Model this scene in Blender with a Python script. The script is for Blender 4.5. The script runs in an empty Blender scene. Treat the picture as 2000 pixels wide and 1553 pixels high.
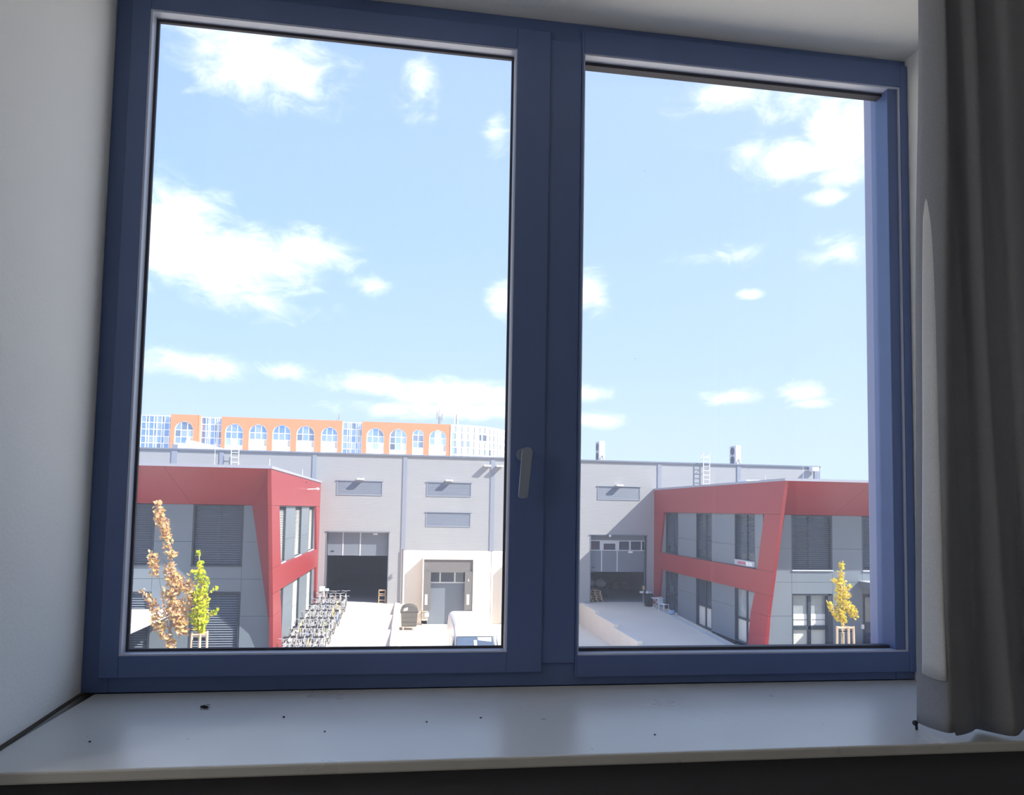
import bpy, bmesh, math, random
from mathutils import Vector, Matrix
rng = random.Random(7)
scene = bpy.context.scene
COL = scene.collection

# ------------------------------------------------------------------ camera
cam_d = bpy.data.cameras.new('camera'); cam = bpy.data.objects.new('camera', cam_d); COL.objects.link(cam)
cam_d.sensor_fit = 'HORIZONTAL'; cam_d.sensor_width = 36; cam_d.lens = 25.2228
cam_d.shift_y = 0.06665; cam_d.clip_start = 0.02; cam_d.clip_end = 2000
cam.matrix_world = Matrix(((0.989729, -0.026096, -0.140554, 0), (-0.141868, -0.058224, -0.988172, 0), (0.017604, 0.997962, -0.061328, 0), (0, 0, 0, 1)))
scene.camera = cam
scene.view_settings.view_transform = 'Standard'; scene.view_settings.look = 'None'
scene.view_settings.gamma = 1; scene.view_settings.use_curve_mapping = False
scene.view_settings.exposure = 0.3

def c(r, g, b):
    f = lambda v: (v/12.92 if v <= .04045 else ((v+.055)/1.055)**2.4)
    return (f(r/255), f(g/255), f(b/255), 1)

# ------------------------------------------------------------------ sky
SKY = 1.0
world = bpy.data.worlds.new('sky'); scene.world = world; world.use_nodes = True
def sk(r, g, b): q = c(r, g, 0); return (q[0], q[1], b, 1)
def build_sky():
    nt = world.node_tree; N = nt.nodes; L = nt.links; N.clear()
    def nd(t, **k):
        n = N.new(t)
        for a, b in k.items(): setattr(n, a, b)
        return n
    def mth(op, a, b=None, cl=False):
        n = nd('ShaderNodeMath', operation=op, use_clamp=cl)
        for i, v in enumerate((a, b)):
            if v is None: continue
            if isinstance(v, (int, float)): n.inputs[i].default_value = v
            else: L.new(v, n.inputs[i])
        return n.outputs[0]
    tc = nd('ShaderNodeTexCoord'); sp = nd('ShaderNodeSeparateXYZ'); L.new(tc.outputs['Generated'], sp.inputs[0])
    az = mth('MULTIPLY', mth('ARCTAN2', sp.outputs[0], sp.outputs[1]), 57.29578)
    el = mth('MULTIPLY', mth('ARCSINE', sp.outputs[2]), 57.29578)
    ramp = nd('ShaderNodeValToRGB'); L.new(mth('DIVIDE', el, 90, True), ramp.inputs[0])
    e = ramp.color_ramp.elements; e[0].position = 0; e[0].color = sk(216, 238, 1.05)
    e[1].position = 1; e[1].color = sk(120, 172, 1.15)
    for p, col in ((.055, sk(210, 233, 1.02)), (.13, sk(190, 222, 1.06)), (.24, sk(172, 209, 1.08)), (.36, sk(166, 200, 1.05)), (.6, sk(140, 184, 1.0))):
        k = e.new(p); k.color = col
    # haze grows a little towards the sun side (right)
    hz = nd('ShaderNodeMapRange'); L.new(az, hz.inputs[0]); hz.inputs[1].default_value = -25; hz.inputs[2].default_value = 50; hz.inputs[3].default_value = 0; hz.inputs[4].default_value = .55
    hm = nd('ShaderNodeMix', data_type='RGBA'); L.new(hz.outputs[0], hm.inputs[0]); L.new(ramp.outputs[0], hm.inputs[6]); hm.inputs[7].default_value = sk(210, 230, 1.04)
    cb = nd('ShaderNodeCombineXYZ'); L.new(az, cb.inputs[0]); L.new(el, cb.inputs[1])
    # noise that ragged-edges the clouds
    nm = nd('ShaderNodeVectorMath', operation='MULTIPLY'); L.new(cb.outputs[0], nm.inputs[0]); nm.inputs[1].default_value = (.20, .36, 1)
    no = nd('ShaderNodeTexNoise'); L.new(nm.outputs[0], no.inputs[0]); no.inputs['Scale'].default_value = 1.5; no.inputs['Detail'].default_value = 6; no.inputs['Roughness'].default_value = .66; no.inputs['Distortion'].default_value = .5
    nz = mth('MULTIPLY', mth('SUBTRACT', no.outputs[0], .5), 3.2)
    blobs = [(-12.7,30.9,5.35,2.06,1),(-9.3,30.6,1.95,1.37,.8),(-17.6,19.7,3.31,2.34,1.2),(-14.0,17.8,5.56,2.18,1.3),(-8.4,19.2,2.92,1.19,1.1),(-18.2,18.5,2.74,2.69,1.1),(-12.0,15.1,2.98,.92,.5),(-3.4,17.0,1.12,.53,.6),(0,31.1,1.16,1.32,.6),(6.1,28.3,1.05,1.0,.7),(7.2,16.7,1.16,1.27,.9),(14.1,17.0,1.48,1.45,.9),(-15.9,10.1,3.9,.77,1),(-9.8,10.2,1.89,.46,.7),(-1.8,9.6,4.86,.72,.9),(3.1,9.1,5.34,.97,1.2),(3.9,7.8,7.81,.61,.9),(26.0,30.0,3.75,.87,.6),(33.3,26.1,3.03,2.49,1.2),(29.7,25.4,2.85,1.3,1.1),(26.9,26.1,1.35,.92,.7),(31.8,22.6,1.39,.47,.8),(26.6,16.4,.93,.33,1),(25.0,8.9,1.68,.5,.9),(30.0,9.0,1.27,.64,.9),(30.8,8.2,1.32,.3,.8),(13.9,9.3,1.83,.56,.9),(14.2,7.2,2.43,.53,.8),(24.8,19.4,2.45,.4,.35),(32.8,18.7,1.87,.69,.4),(29.7,28.9,2.16,1.23,.5)]
    acc = None
    for a, b, ra, rb, s in blobs:
        kx, ky = 1/(ra*1.25), 1/(rb*1.3)
        w = nd('ShaderNodeVectorMath', operation='MULTIPLY_ADD'); L.new(cb.outputs[0], w.inputs[0]); w.inputs[1].default_value = (kx, ky, 0); w.inputs[2].default_value = (-a*kx, -b*ky, 0)
        ln = nd('ShaderNodeVectorMath', operation='LENGTH'); L.new(w.outputs[0], ln.inputs[0])
        tn = nd('ShaderNodeMath', operation='MULTIPLY_ADD'); L.new(ln.outputs['Value'], tn.inputs[0]); tn.inputs[1].default_value = -s*1.5; tn.inputs[2].default_value = s*1.5; t = tn.outputs[0]
        acc = t if acc is None else mth('MAXIMUM', acc, t)
    # scattered clouds over the rest of the sky
    gn = nd('ShaderNodeTexNoise'); L.new(tc.outputs['Generated'], gn.inputs[0]); gn.inputs['Scale'].default_value = 3.2; gn.inputs['Detail'].default_value = 3
    gen = mth('MULTIPLY', mth('SUBTRACT', gn.outputs[0], .56), 9)
    inview = nd('ShaderNodeMapRange'); L.new(mth('ABSOLUTE', mth('SUBTRACT', az, 8)), inview.inputs[0]); inview.inputs[1].default_value = 30; inview.inputs[2].default_value = 42; inview.inputs[3].default_value = -3; inview.inputs[4].default_value = 0
    acc = mth('MAXIMUM', acc, mth('ADD', gen, inview.outputs[0]))
    acc = mth('MAXIMUM', acc, -1.0)
    dens = nd('ShaderNodeMapRange', interpolation_type='SMOOTHSTEP'); L.new(mth('ADD', acc, nz), dens.inputs[0]); dens.inputs[1].default_value = -.35; dens.inputs[2].default_value = 2.1
    up = nd('ShaderNodeMapRange'); L.new(el, up.inputs[0]); up.inputs[1].default_value = 0; up.inputs[2].default_value = 3; 
    cm = nd('ShaderNodeMix', data_type='RGBA'); L.new(mth('MULTIPLY', mth('MULTIPLY', dens.outputs[0], up.outputs[0]), .93), cm.inputs[0]); L.new(hm.outputs[2], cm.inputs[6]); cm.inputs[7].default_value = (1.7, 1.7, 1.72, 1)
    # below the horizon: pale ground haze
    gd = nd('ShaderNodeMapRange'); L.new(el, gd.inputs[0]); gd.inputs[1].default_value = -1.5; gd.inputs[2].default_value = -.1; gd.inputs[3].default_value = 1; gd.inputs[4].default_value = 0
    gm = nd('ShaderNodeMix', data_type='RGBA'); L.new(gd.outputs[0], gm.inputs[0]); L.new(cm.outputs[2], gm.inputs[6]); gm.inputs[7].default_value = (.35, .35, .34, 1)
    bg = nd('ShaderNodeBackground'); L.new(gm.outputs[2], bg.inputs[0]); bg.inputs[1].default_value = SKY
    out = nd('ShaderNodeOutputWorld'); L.new(bg.outputs[0], out.inputs[0])
build_sky()

# ------------------------------------------------------------------ sun (behind and to the right of the viewer, over this building's roof)
sun_d = bpy.data.lights.new('sun', 'SUN'); sun_d.energy = 8.0; sun_d.angle = math.radians(.53); sun_d.color = (1, .95, .87)
sun = bpy.data.objects.new('sun', sun_d); COL.objects.link(sun)
sun.rotation_euler = Vector((2.0, -1.0, 1.92)).to_track_quat('Z', 'Y').to_euler(); sun.location = (40, -20, 40)

# ------------------------------------------------------------------ materials
def base_mat(name):
    m = bpy.data.materials.new(name); m.use_nodes = True
    nt = m.node_tree; return m, nt, nt.nodes['Principled BSDF']
def pm(name, col, rough=.6, var=.08, scale=6, bump=0, bscale=40, metal=0, spec=.5, stretch=None, tint=None):
    """procedural surface: base colour with noise wear, optional fine relief"""
    m, nt, b = base_mat(name); L = nt.links
    tc = nt.nodes.new('ShaderNodeTexCoord'); mp = nt.nodes.new('ShaderNodeMapping'); L.new(tc.outputs['Object'], mp.inputs[0])
    if stretch: mp.inputs['Scale'].default_value = stretch
    no = nt.nodes.new('ShaderNodeTexNoise'); no.inputs['Scale'].default_value = scale; no.inputs['Detail'].default_value = 5; L.new(mp.outputs[0], no.inputs[0])
    mx = nt.nodes.new('ShaderNodeMix'); mx.data_type = 'RGBA'; L.new(no.outputs[0], mx.inputs[0])
    lo = tint or tuple(v*(1-var*1.6) for v in col[:3])
    mx.inputs[6].default_value = (*lo[:3], 1); mx.inputs[7].default_value = (*[min(1, v*(1+var)) for v in col[:3]], 1)
    L.new(mx.outputs[2], b.inputs['Base Color'])
    b.inputs['Roughness'].default_value = rough; b.inputs['Metallic'].default_value = metal; b.inputs['Specular IOR Level'].default_value = spec
    if bump:
        n2 = nt.nodes.new('ShaderNodeTexNoise'); n2.inputs['Scale'].default_value = bscale; n2.inputs['Detail'].default_value = 4; L.new(mp.outputs[0], n2.inputs[0])
        bp = nt.nodes.new('ShaderNodeBump'); bp.inputs['Strength'].default_value = bump; bp.inputs['Distance'].default_value = .01; L.new(n2.outputs[0], bp.inputs['Height']); L.new(bp.outputs[0], b.inputs['Normal'])
    return m
def ribbed(name, col, rough, freq, axis='Z', depth=.35):
    """metal cladding with fine horizontal ribs (too fine to pick apart)"""
    m = pm(name, col, rough, .04, 1.2); nt = m.node_tree; L = nt.links; b = nt.nodes['Principled BSDF']
    tc = nt.nodes.new('ShaderNodeTexCoord'); w = nt.nodes.new('ShaderNodeTexWave'); w.wave_type = 'BANDS'; w.bands_direction = axis
    w.inputs['Scale'].default_value = freq; L.new(tc.outputs['Object'], w.inputs[0])
    bp = nt.nodes.new('ShaderNodeBump'); bp.inputs['Strength'].default_value = depth; bp.inputs['Distance'].default_value = .02; L.new(w.outputs[0], bp.inputs['Height']); L.new(bp.outputs[0], b.inputs['Normal'])
    return m
def brickmat(name):
    m, nt, b = base_mat(name); L = nt.links
    tc = nt.nodes.new('ShaderNodeTexCoord'); mp = nt.nodes.new('ShaderNodeMapping'); mp.inputs['Rotation'].default_value = (math.radians(90), 0, 0); L.new(tc.outputs['Object'], mp.inputs[0])
    br = nt.nodes.new('ShaderNodeTexBrick'); br.inputs['Scale'].default_value = 1; br.inputs['Brick Width'].default_value = .25; br.inputs['Row Height'].default_value = .075; br.inputs['Mortar Size'].default_value = .008
    br.inputs['Color1'].default_value = c(206, 134, 104); br.inputs['Color2'].default_value = c(197, 121, 90); br.inputs['Mortar'].default_value = c(206, 156, 128); L.new(mp.outputs[0], br.inputs[0])
    L.new(br.outputs[0], b.inputs['Base Color']); b.inputs['Roughness'].default_value = .85
    return m
def panemat(name, stops, rough=.08, metal=.75):
    """reflective glazing, tint picked per pane"""
    m, nt, b = base_mat(name); L = nt.links
    oi = nt.nodes.new('ShaderNodeObjectInfo'); r = nt.nodes.new('ShaderNodeValToRGB'); r.color_ramp.interpolation = 'CONSTANT'; L.new(oi.outputs['Random'], r.inputs[0])
    e = r.color_ramp.elements; e[0].color = stops[0][1]; e[0].position = 0; e[1].position = stops[1][0]; e[1].color = stops[1][1]
    for p, col in stops[2:]: k = e.new(p); k.color = col
    L.new(r.outputs[0], b.inputs['Base Color']); b.inputs['Roughness'].default_value = rough; b.inputs['Metallic'].default_value = metal
    return m
def clearglass():
    m = bpy.data.materials.new('window_glass'); m.use_nodes = True; nt = m.node_tree; N = nt.nodes; L = nt.links; N.clear()
    out = N.new('ShaderNodeOutputMaterial'); tr = N.new('ShaderNodeBsdfTransparent'); tr.inputs[0].default_value = (.985, .992, .99, 1)
    gl = N.new('ShaderNodeBsdfGlossy'); gl.inputs['Roughness'].default_value = .01
    lw = N.new('ShaderNodeLayerWeight'); lw.inputs[0].default_value = .5
    pw = N.new('ShaderNodeMath'); pw.operation = 'POWER'; pw.inputs[1].default_value = 5; L.new(lw.outputs['Facing'], pw.inputs[0])
    fr = N.new('ShaderNodeMath'); fr.operation = 'MULTIPLY_ADD'; fr.inputs[1].default_value = .9; fr.inputs[2].default_value = .035; L.new(pw.outputs[0], fr.inputs[0])
    m0 = N.new('ShaderNodeMixShader'); L.new(fr.outputs[0], m0.inputs[0]); L.new(tr.outputs[0], m0.inputs[1]); L.new(gl.outputs[0], m0.inputs[2])
    # pale haze added to the pane, lifts the dark tones seen through it
    du = N.new('ShaderNodeBsdfTranslucent'); du.inputs[0].default_value = (.9, .93, 1, 1)
    mx = N.new('ShaderNodeMixShader'); mx.inputs[0].default_value = .036; L.new(m0.outputs[0], mx.inputs[1]); L.new(du.outputs[0], mx.inputs[2])
    # fly dirt and dust specks
    tc = N.new('ShaderNodeTexCoord'); vo = N.new('ShaderNodeTexVoronoi'); vo.inputs['Scale'].default_value = 9; L.new(tc.outputs['Object'], vo.inputs[0])
    lt = N.new('ShaderNodeMath'); lt.operation = 'LESS_THAN'; lt.inputs[1].default_value = .013; L.new(vo.outputs['Distance'], lt.inputs[0])
    df = N.new('ShaderNodeBsdfDiffuse'); df.inputs[0].default_value = (.35, .38, .42, 1)
    mk = N.new('ShaderNodeMath'); mk.operation = 'MULTIPLY'; mk.inputs[1].default_value = .6; L.new(lt.outputs[0], mk.inputs[0])
    m2 = N.new('ShaderNodeMixShader'); L.new(mk.outputs[0], m2.inputs[0]); L.new(mx.outputs[0], m2.inputs[1]); L.new(df.outputs[0], m2.inputs[2])
    L.new(m2.outputs[0], out.inputs[0]); return m
def darkglass(name, col, rough=.04, spec=.8):
    m, nt, b = base_mat(name); b.inputs['Base Color'].default_value = col; b.inputs['Roughness'].default_value = rough; b.inputs['Specular IOR Level'].default_value = spec
    no = nt.nodes.new('ShaderNodeTexNoise'); no.inputs['Scale'].default_value = 2.5; mx = nt.nodes.new('ShaderNodeMix'); mx.data_type = 'RGBA'
    mx.inputs[6].default_value = tuple(v*.6 for v in col[:3])+(1,); mx.inputs[7].default_value = tuple(min(1, v*1.4) for v in col[:3])+(1,)
    nt.links.new(no.outputs[0], mx.inputs[0]); nt.links.new(mx.outputs[2], b.inputs['Base Color'])
    return m
def sillmat():
    m = pm('sill_white', c(205, 205, 202), .28, .04, 3, spec=.6); nt = m.node_tree; L = nt.links; b = nt.nodes['Principled BSDF']
    src = b.inputs['Base Color'].links[0].from_socket
    tc = nt.nodes.new('ShaderNodeTexCoord'); vo = nt.nodes.new('ShaderNodeTexVoronoi'); vo.inputs['Scale'].default_value = 11; L.new(tc.outputs['Object'], vo.inputs[0])
    lt = nt.nodes.new('ShaderNodeMath'); lt.operation = 'LESS_THAN'; lt.inputs[1].default_value = .02; L.new(vo.outputs['Distance'], lt.inputs[0])
    mx = nt.nodes.new('ShaderNodeMix'); mx.data_type = 'RGBA'; L.new(lt.outputs[0], mx.inputs[0]); L.new(src, mx.inputs[6]); mx.inputs[7].default_value = c(60, 55, 50)
    L.new(mx.outputs[2], b.inputs['Base Color'])
    n2 = nt.nodes.new('ShaderNodeTexNoise'); n2.inputs['Scale'].default_value = 5; n2.inputs['Detail'].default_value = 6; L.new(tc.outputs['Object'], n2.inputs[0])
    mr = nt.nodes.new('ShaderNodeMapRange'); mr.inputs[3].default_value = .2; mr.inputs[4].default_value = .42; L.new(n2.outputs[0], mr.inputs[0]); L.new(mr.outputs[0], b.inputs['Roughness'])
    return m
def fabric(name, col, trans=.25):
    m = bpy.data.materials.new(name); m.use_nodes = True; nt = m.node_tree; N = nt.nodes; L = nt.links; N.clear()
    out = N.new('ShaderNodeOutputMaterial'); tc = N.new('ShaderNodeTexCoord'); no = N.new('ShaderNodeTexNoise'); no.inputs['Scale'].default_value = 260; L.new(tc.outputs['Object'], no.inputs[0])
    mx = N.new('ShaderNodeMix'); mx.data_type = 'RGBA'; L.new(no.outputs[0], mx.inputs[0]); mx.inputs[6].default_value = tuple(v*.86 for v in col[:3])+(1,); mx.inputs[7].default_value = tuple(min(1, v*1.1) for v in col[:3])+(1,)
    d = N.new('ShaderNodeBsdfDiffuse'); t = N.new('ShaderNodeBsdfTranslucent'); L.new(mx.outputs[2], d.inputs[0]); L.new(mx.outputs[2], t.inputs[0])
    bp = N.new('ShaderNodeBump'); bp.inputs['Strength'].default_value = .15; bp.inputs['Distance'].default_value = .001; L.new(no.outputs[0], bp.inputs['Height']); L.new(bp.outputs[0], d.inputs['Normal'])
    ms = N.new('ShaderNodeMixShader'); ms.inputs[0].default_value = trans; L.new(d.outputs[0], ms.inputs[1]); L.new(t.outputs[0], ms.inputs[2]); L.new(ms.outputs[0], out.inputs[0])
    return m
def leafmat(name, c1, c2, trans=.35):
    m = bpy.data.materials.new(name); m.use_nodes = True; nt = m.node_tree; N = nt.nodes; L = nt.links; N.clear()
    out = N.new('ShaderNodeOutputMaterial'); g = N.new('ShaderNodeNewGeometry')
    mx = N.new('ShaderNodeMix'); mx.data_type = 'RGBA'; L.new(g.outputs['Random Per Island'], mx.inputs[0]); mx.inputs[6].default_value = c1; mx.inputs[7].default_value = c2
    d = N.new('ShaderNodeBsdfDiffuse'); t = N.new('ShaderNodeBsdfTranslucent'); L.new(mx.outputs[2], d.inputs[0]); L.new(mx.outputs[2], t.inputs[0])
    ms = N.new('ShaderNodeMixShader'); ms.inputs[0].default_value = trans; L.new(d.outputs[0], ms.inputs[1]); L.new(t.outputs[0], ms.inputs[2]); L.new(ms.outputs[0], out.inputs[0])
    return m

M = dict(
    plaster=pm('plaster', c(242, 242, 239), .9, .02, 4, .15, 120), ceiling=pm('ceiling_paint', c(242, 241, 238), .9, .02, 4, .1, 120),
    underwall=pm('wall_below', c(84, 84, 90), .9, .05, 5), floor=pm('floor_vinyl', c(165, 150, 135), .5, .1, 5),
    frame=pm('frame_paint', c(92, 112, 160), .38, .05, 9, spec=.6), gasket=pm('gasket', c(62, 60, 70), .6, .05), bead=pm('bead_paint', c(196, 202, 220), .3, .04, spec=.7),
    handle=pm('handle_metal', c(150, 158, 175), .35, .05, metal=.3), glass=clearglass(), sill=sillmat(), dirt=pm('dirt', c(70, 60, 50), .9, .2, 30),
    facade=pm('facade_cladding', c(150, 155, 185), .5, .05), curtain=fabric('curtain_cloth', c(162, 164, 170), .22), lining=fabric('lining_cloth', c(238, 238, 238), .3),
    fly=pm('fly_body', c(25, 24, 28), .4, .2, 200), wing=pm('fly_wing', c(170, 165, 160), .4, .1, 100),
    clad=ribbed('hall_cladding', c(160, 161, 164), .5, 6, depth=.25), pilaster=pm('hall_trim', c(142, 148, 162), .45, .04), cap=pm('parapet_metal', c(120, 126, 140), .4, .05),
    louvre=pm('louvre_metal', c(140, 147, 160), .45, .05), concrete=pm('concrete_pale', c(234, 224, 210), .85, .05, 1.2, .2, 30), concgrey=pm('concrete_side', c(210, 200, 186), .85, .06, 1.2),
    ground=pm('yard_concrete', c(236, 224, 204), .9, .07, .5, .2, 20), kerb=pm('kerb_stone', c(215, 212, 205), .9, .06, 3), soil=pm('soil', c(90, 80, 66), .95, .2, 4),
    doorgrey=pm('door_panel', c(118, 126, 138), .45, .04), rubber=pm('dock_rubber', c(116, 113, 112), .75, .08, 3), white=pm('white_paint', c(238, 238, 236), .4, .03), aluminium=pm('aluminium', c(205, 208, 212), .35, .04),
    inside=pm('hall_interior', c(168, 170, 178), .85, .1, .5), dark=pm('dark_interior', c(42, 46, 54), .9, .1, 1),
    red=pm('red_panel', c(152, 48, 52), .38, .05, .8, spec=.6), greypanel=pm('grey_panel', c(116, 126, 136), .42, .04, .7, spec=.5), joint=pm('joint_dark', c(40, 44, 50), .8, .1), coping=pm('coping_metal', c(160, 162, 175), .35, .05),
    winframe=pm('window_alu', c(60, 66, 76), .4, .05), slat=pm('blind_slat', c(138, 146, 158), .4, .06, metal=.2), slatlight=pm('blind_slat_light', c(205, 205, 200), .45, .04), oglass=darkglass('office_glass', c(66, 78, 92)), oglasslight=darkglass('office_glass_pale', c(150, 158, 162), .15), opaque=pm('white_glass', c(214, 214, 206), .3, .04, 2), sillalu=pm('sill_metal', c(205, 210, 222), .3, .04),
    brick=brickmat('orange_brick'), whiteframe=pm('white_window_frame', c(244, 244, 246), .5, .02), 
    panes=panemat('far_panes', [(0, c(176, 200, 236)), (.35, c(150, 182, 230)), (.6, c(190, 206, 230)), (.8, c(150, 164, 190)), (.92, c(212, 220, 228))]),
    palepanes=panemat('far_pale_panes', [(0, c(225, 236, 245)), (.45, c(240, 242, 244)), (.65, c(175, 200, 228)), (.82, c(215, 215, 212)), (.94, c(110, 124, 150))], metal=.4), farblind=pm('far_blind', c(208, 205, 202), .7, .04, 1),
    acwhite=pm('ac_casing', c(232, 228, 224), .5, .03), fan=pm('fan_grille', c(120, 120, 126), .6, .1), steel=pm('galvanised', c(236, 237, 240), .35, .05), mast=pm('mast_grey', c(150, 152, 160), .5, .06),
    bike_silver=pm('bike_silver', c(206, 208, 212), .3, .05, metal=.3), bike_yellow=pm('bike_yellow', c(226, 210, 140), .35, .05), bike_blue=pm('bike_blue', c(134, 152, 196), .35, .05), bike_red=pm('bike_red', c(204, 140, 130), .35, .05), bike_green=pm('bike_green', c(176, 190, 146), .35, .05), tyre=pm('tyre', c(74, 74, 76), .8, .1), black=pm('black_plastic', c(44, 44, 46), .6, .1),
    bin=pm('bin_plastic', c(92, 90, 88), .6, .06, 3), wood=pm('stake_wood', c(224, 190, 158), .8, .12, 5, stretch=(1, 1, .15)), palletwood=pm('pallet_wood', c(198, 172, 134), .85, .12, 5), strap=pm('strap', c(46, 44, 44), .8, .1), bark=pm('bark', c(150, 132, 112), .9, .2, 12), barkpale=pm('bark_pale', c(196, 182, 150), .9, .15, 12),
    leafbrown=leafmat('leaf_brown', c(238, 204, 164), c(196, 152, 114)), leafgold=leafmat('leaf_gold', c(244, 224, 150), c(222, 186, 116)), leaflime=leafmat('leaf_lime', c(216, 222, 60), c(170, 190, 40)), leafyellow=leafmat('leaf_yellow', c(244, 230, 96), c(216, 196, 66)),
    van=pm('van_white', c(236, 234, 230), .25, .02, 1, spec=.7), vanglass=darkglass('van_glass', c(84, 96, 114), .05, 1), chrome=pm('lamp_glass', c(215, 220, 225), .15, .05, metal=.4), orange=pm('crate_orange', c(176, 110, 70), .7, .1, 4), bag=pm('bag_white', c(205, 205, 206), .7, .08, 6, .4, 10), signred=pm('sign_red', c(196, 90, 110), .5, .05), signgrey=pm('sign_grey', c(176, 178, 186), .5, .05), ink=pm('ink_grey', c(120, 124, 124), .7, .05), redbox=pm('red_cabinet_paint', c(178, 52, 62), .4, .05), bluebag=pm('blue_bag', c(160, 180, 210), .6, .08),
)
MAT = M

# ------------------------------------------------------------------ mesh helpers
class MB:
    def __init__(s): s.v = []; s.f = []
    def add(s, vs, fs):
        o = len(s.v); s.v += [tuple(v) for v in vs]; s.f += [tuple(i+o for i in f) for f in fs]; return s
    def box(s, x0, x1, y0, y1, z0, z1):
        return s.add([(x0,y0,z0),(x1,y0,z0),(x1,y1,z0),(x0,y1,z0),(x0,y0,z1),(x1,y0,z1),(x1,y1,z1),(x0,y1,z1)], [(0,3,2,1),(4,5,6,7),(0,1,5,4),(1,2,6,5),(2,3,7,6),(3,0,4,7)])
    def prism(s, pts, off):
        """closed polygon of 3-D points extruded by the vector off"""
        n = len(pts); o = Vector(off); a = [Vector(p) for p in pts]
        return s.add([*a, *[p+o for p in a]], [tuple(range(n))[::-1], tuple(range(n, 2*n))]+[(i, (i+1) % n, n+(i+1) % n, n+i) for i in range(n)])
    def tube(s, p, q, r, n=6, r2=None):
        p = Vector(p); q = Vector(q); d = (q-p)
        if d.length < 1e-6: return s
        d.normalize(); u = d.orthogonal().normalized(); w = d.cross(u); r2 = r if r2 is None else r2
        vs = []
        for k, (cn, rr) in enumerate(((p, r), (q, r2))):
            for i in range(n):
                a = 2*math.pi*i/n; vs.append(cn+(u*math.cos(a)+w*math.sin(a))*rr)
        return s.add(vs, [(i, (i+1) % n, n+(i+1) % n, n+i) for i in range(n)]+[tuple(range(n))[::-1], tuple(range(n, 2*n))])
    def path(s, pts, r, n=6, r2=None):
        k = len(pts)-1; r2 = r if r2 is None else r2
        for i in range(k): s.tube(pts[i], pts[i+1], r+(r2-r)*i/k, n, r+(r2-r)*(i+1)/k)
        return s
    def torus(s, cn, R, r, axis='X', n=18, m=6):
        vs = []; fs = []
        for i in range(n):
            a = 2*math.pi*i/n
            for j in range(m):
                b = 2*math.pi*j/m; rad = R+r*math.cos(b); h = r*math.sin(b)
                p = {'X': (h, rad*math.cos(a), rad*math.sin(a)), 'Y': (rad*math.cos(a), h, rad*math.sin(a)), 'Z': (rad*math.cos(a), rad*math.sin(a), h)}[axis]
                vs.append((cn[0]+p[0], cn[1]+p[1], cn[2]+p[2]))
                fs.append((i*m+j, ((i+1) % n)*m+j, ((i+1) % n)*m+(j+1) % m, i*m+(j+1) % m))
        return s.add(vs, fs)
    def ball(s, cn, rx, ry, rz, n=10, m=7, wob=0):
        vs = [(cn[0], cn[1], cn[2]-rz)]; fs = []
        for j in range(1, m):
            t = -math.pi/2+math.pi*j/m
            for i in range(n):
                a = 2*math.pi*i/n; k = 1+wob*(rng.random()-.5)
                vs.append((cn[0]+rx*k*math.cos(t)*math.cos(a), cn[1]+ry*k*math.cos(t)*math.sin(a), cn[2]+rz*k*math.sin(t)))
        vs.append((cn[0], cn[1], cn[2]+rz)); last = len(vs)-1
        for i in range(n):
            fs.append((0, 1+(i+1) % n, 1+i)); fs.append((last, 1+(m-2)*n+i, 1+(m-2)*n+(i+1) % n))
            for j in range(m-2): fs.append((1+j*n+i, 1+j*n+(i+1) % n, 1+(j+1)*n+(i+1) % n, 1+(j+1)*n+i))
        return s.add(vs, fs)
    def loft(s, rings, caps=True):
        n = len(rings[0]); vs = [p for r in rings for p in r]; fs = []
        for k in range(len(rings)-1):
            for i in range(n): fs.append((k*n+i, k*n+(i+1) % n, (k+1)*n+(i+1) % n, (k+1)*n+i))
        if caps: fs += [tuple(range(n))[::-1], tuple(range((len(rings)-1)*n, len(rings)*n))]
        return s.add(vs, fs)
    def mesh(s, name, bevel=0, smooth=False, recalc=True):
        me = bpy.data.meshes.new(name); me.from_pydata(s.v, [], s.f)
        bm = bmesh.new(); bm.from_mesh(me)
        if recalc: bmesh.ops.recalc_face_normals(bm, faces=bm.faces)
        if bevel: bmesh.ops.bevel(bm, geom=[e for e in bm.edges if len(e.link_faces) == 2 and e.calc_face_angle(0) > .5], offset=bevel, segments=2, affect='EDGES', profile=.5)
        bm.to_mesh(me); bm.free()
        if smooth: me.shade_smooth()
        return me
    def build(s, name, mat, parent=None, bevel=0, smooth=False, label=None, recalc=True):
        me = s.mesh(name, bevel, smooth, recalc); me.materials.append(MAT[mat] if isinstance(mat, str) else mat)
        return put(name, me, parent, label=label)
def put(name, me, parent=None, loc=None, label=None, rz=0):
    o = bpy.data.objects.new(name, me); COL.objects.link(o)
    if parent: o.parent = parent
    if loc: o.location = loc
    if rz: o.rotation_euler = (0, 0, rz)
    if label: o['label'] = label
    return o
def tag(o, label, cat, group=None, kind=None):
    o['label'] = label; o['category'] = cat
    if group: o['group'] = group
    if kind: o['kind'] = kind
    return o
def stuff(o): o['kind'] = 'stuff'; return o
def thing(name, label, cat, loc=(0, 0, 0), group=None, rz=0):
    o = bpy.data.objects.new(name, None); COL.objects.link(o); o.location = loc; o.rotation_euler = (0, 0, rz); o.empty_display_size = .2
    return tag(o, label, cat, group)
def copy_tree(o, parent=None):
    q = o.copy(); COL.objects.link(q); q.parent = parent
    for ch in list(o.children): copy_tree(ch, q)
    return q
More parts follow.
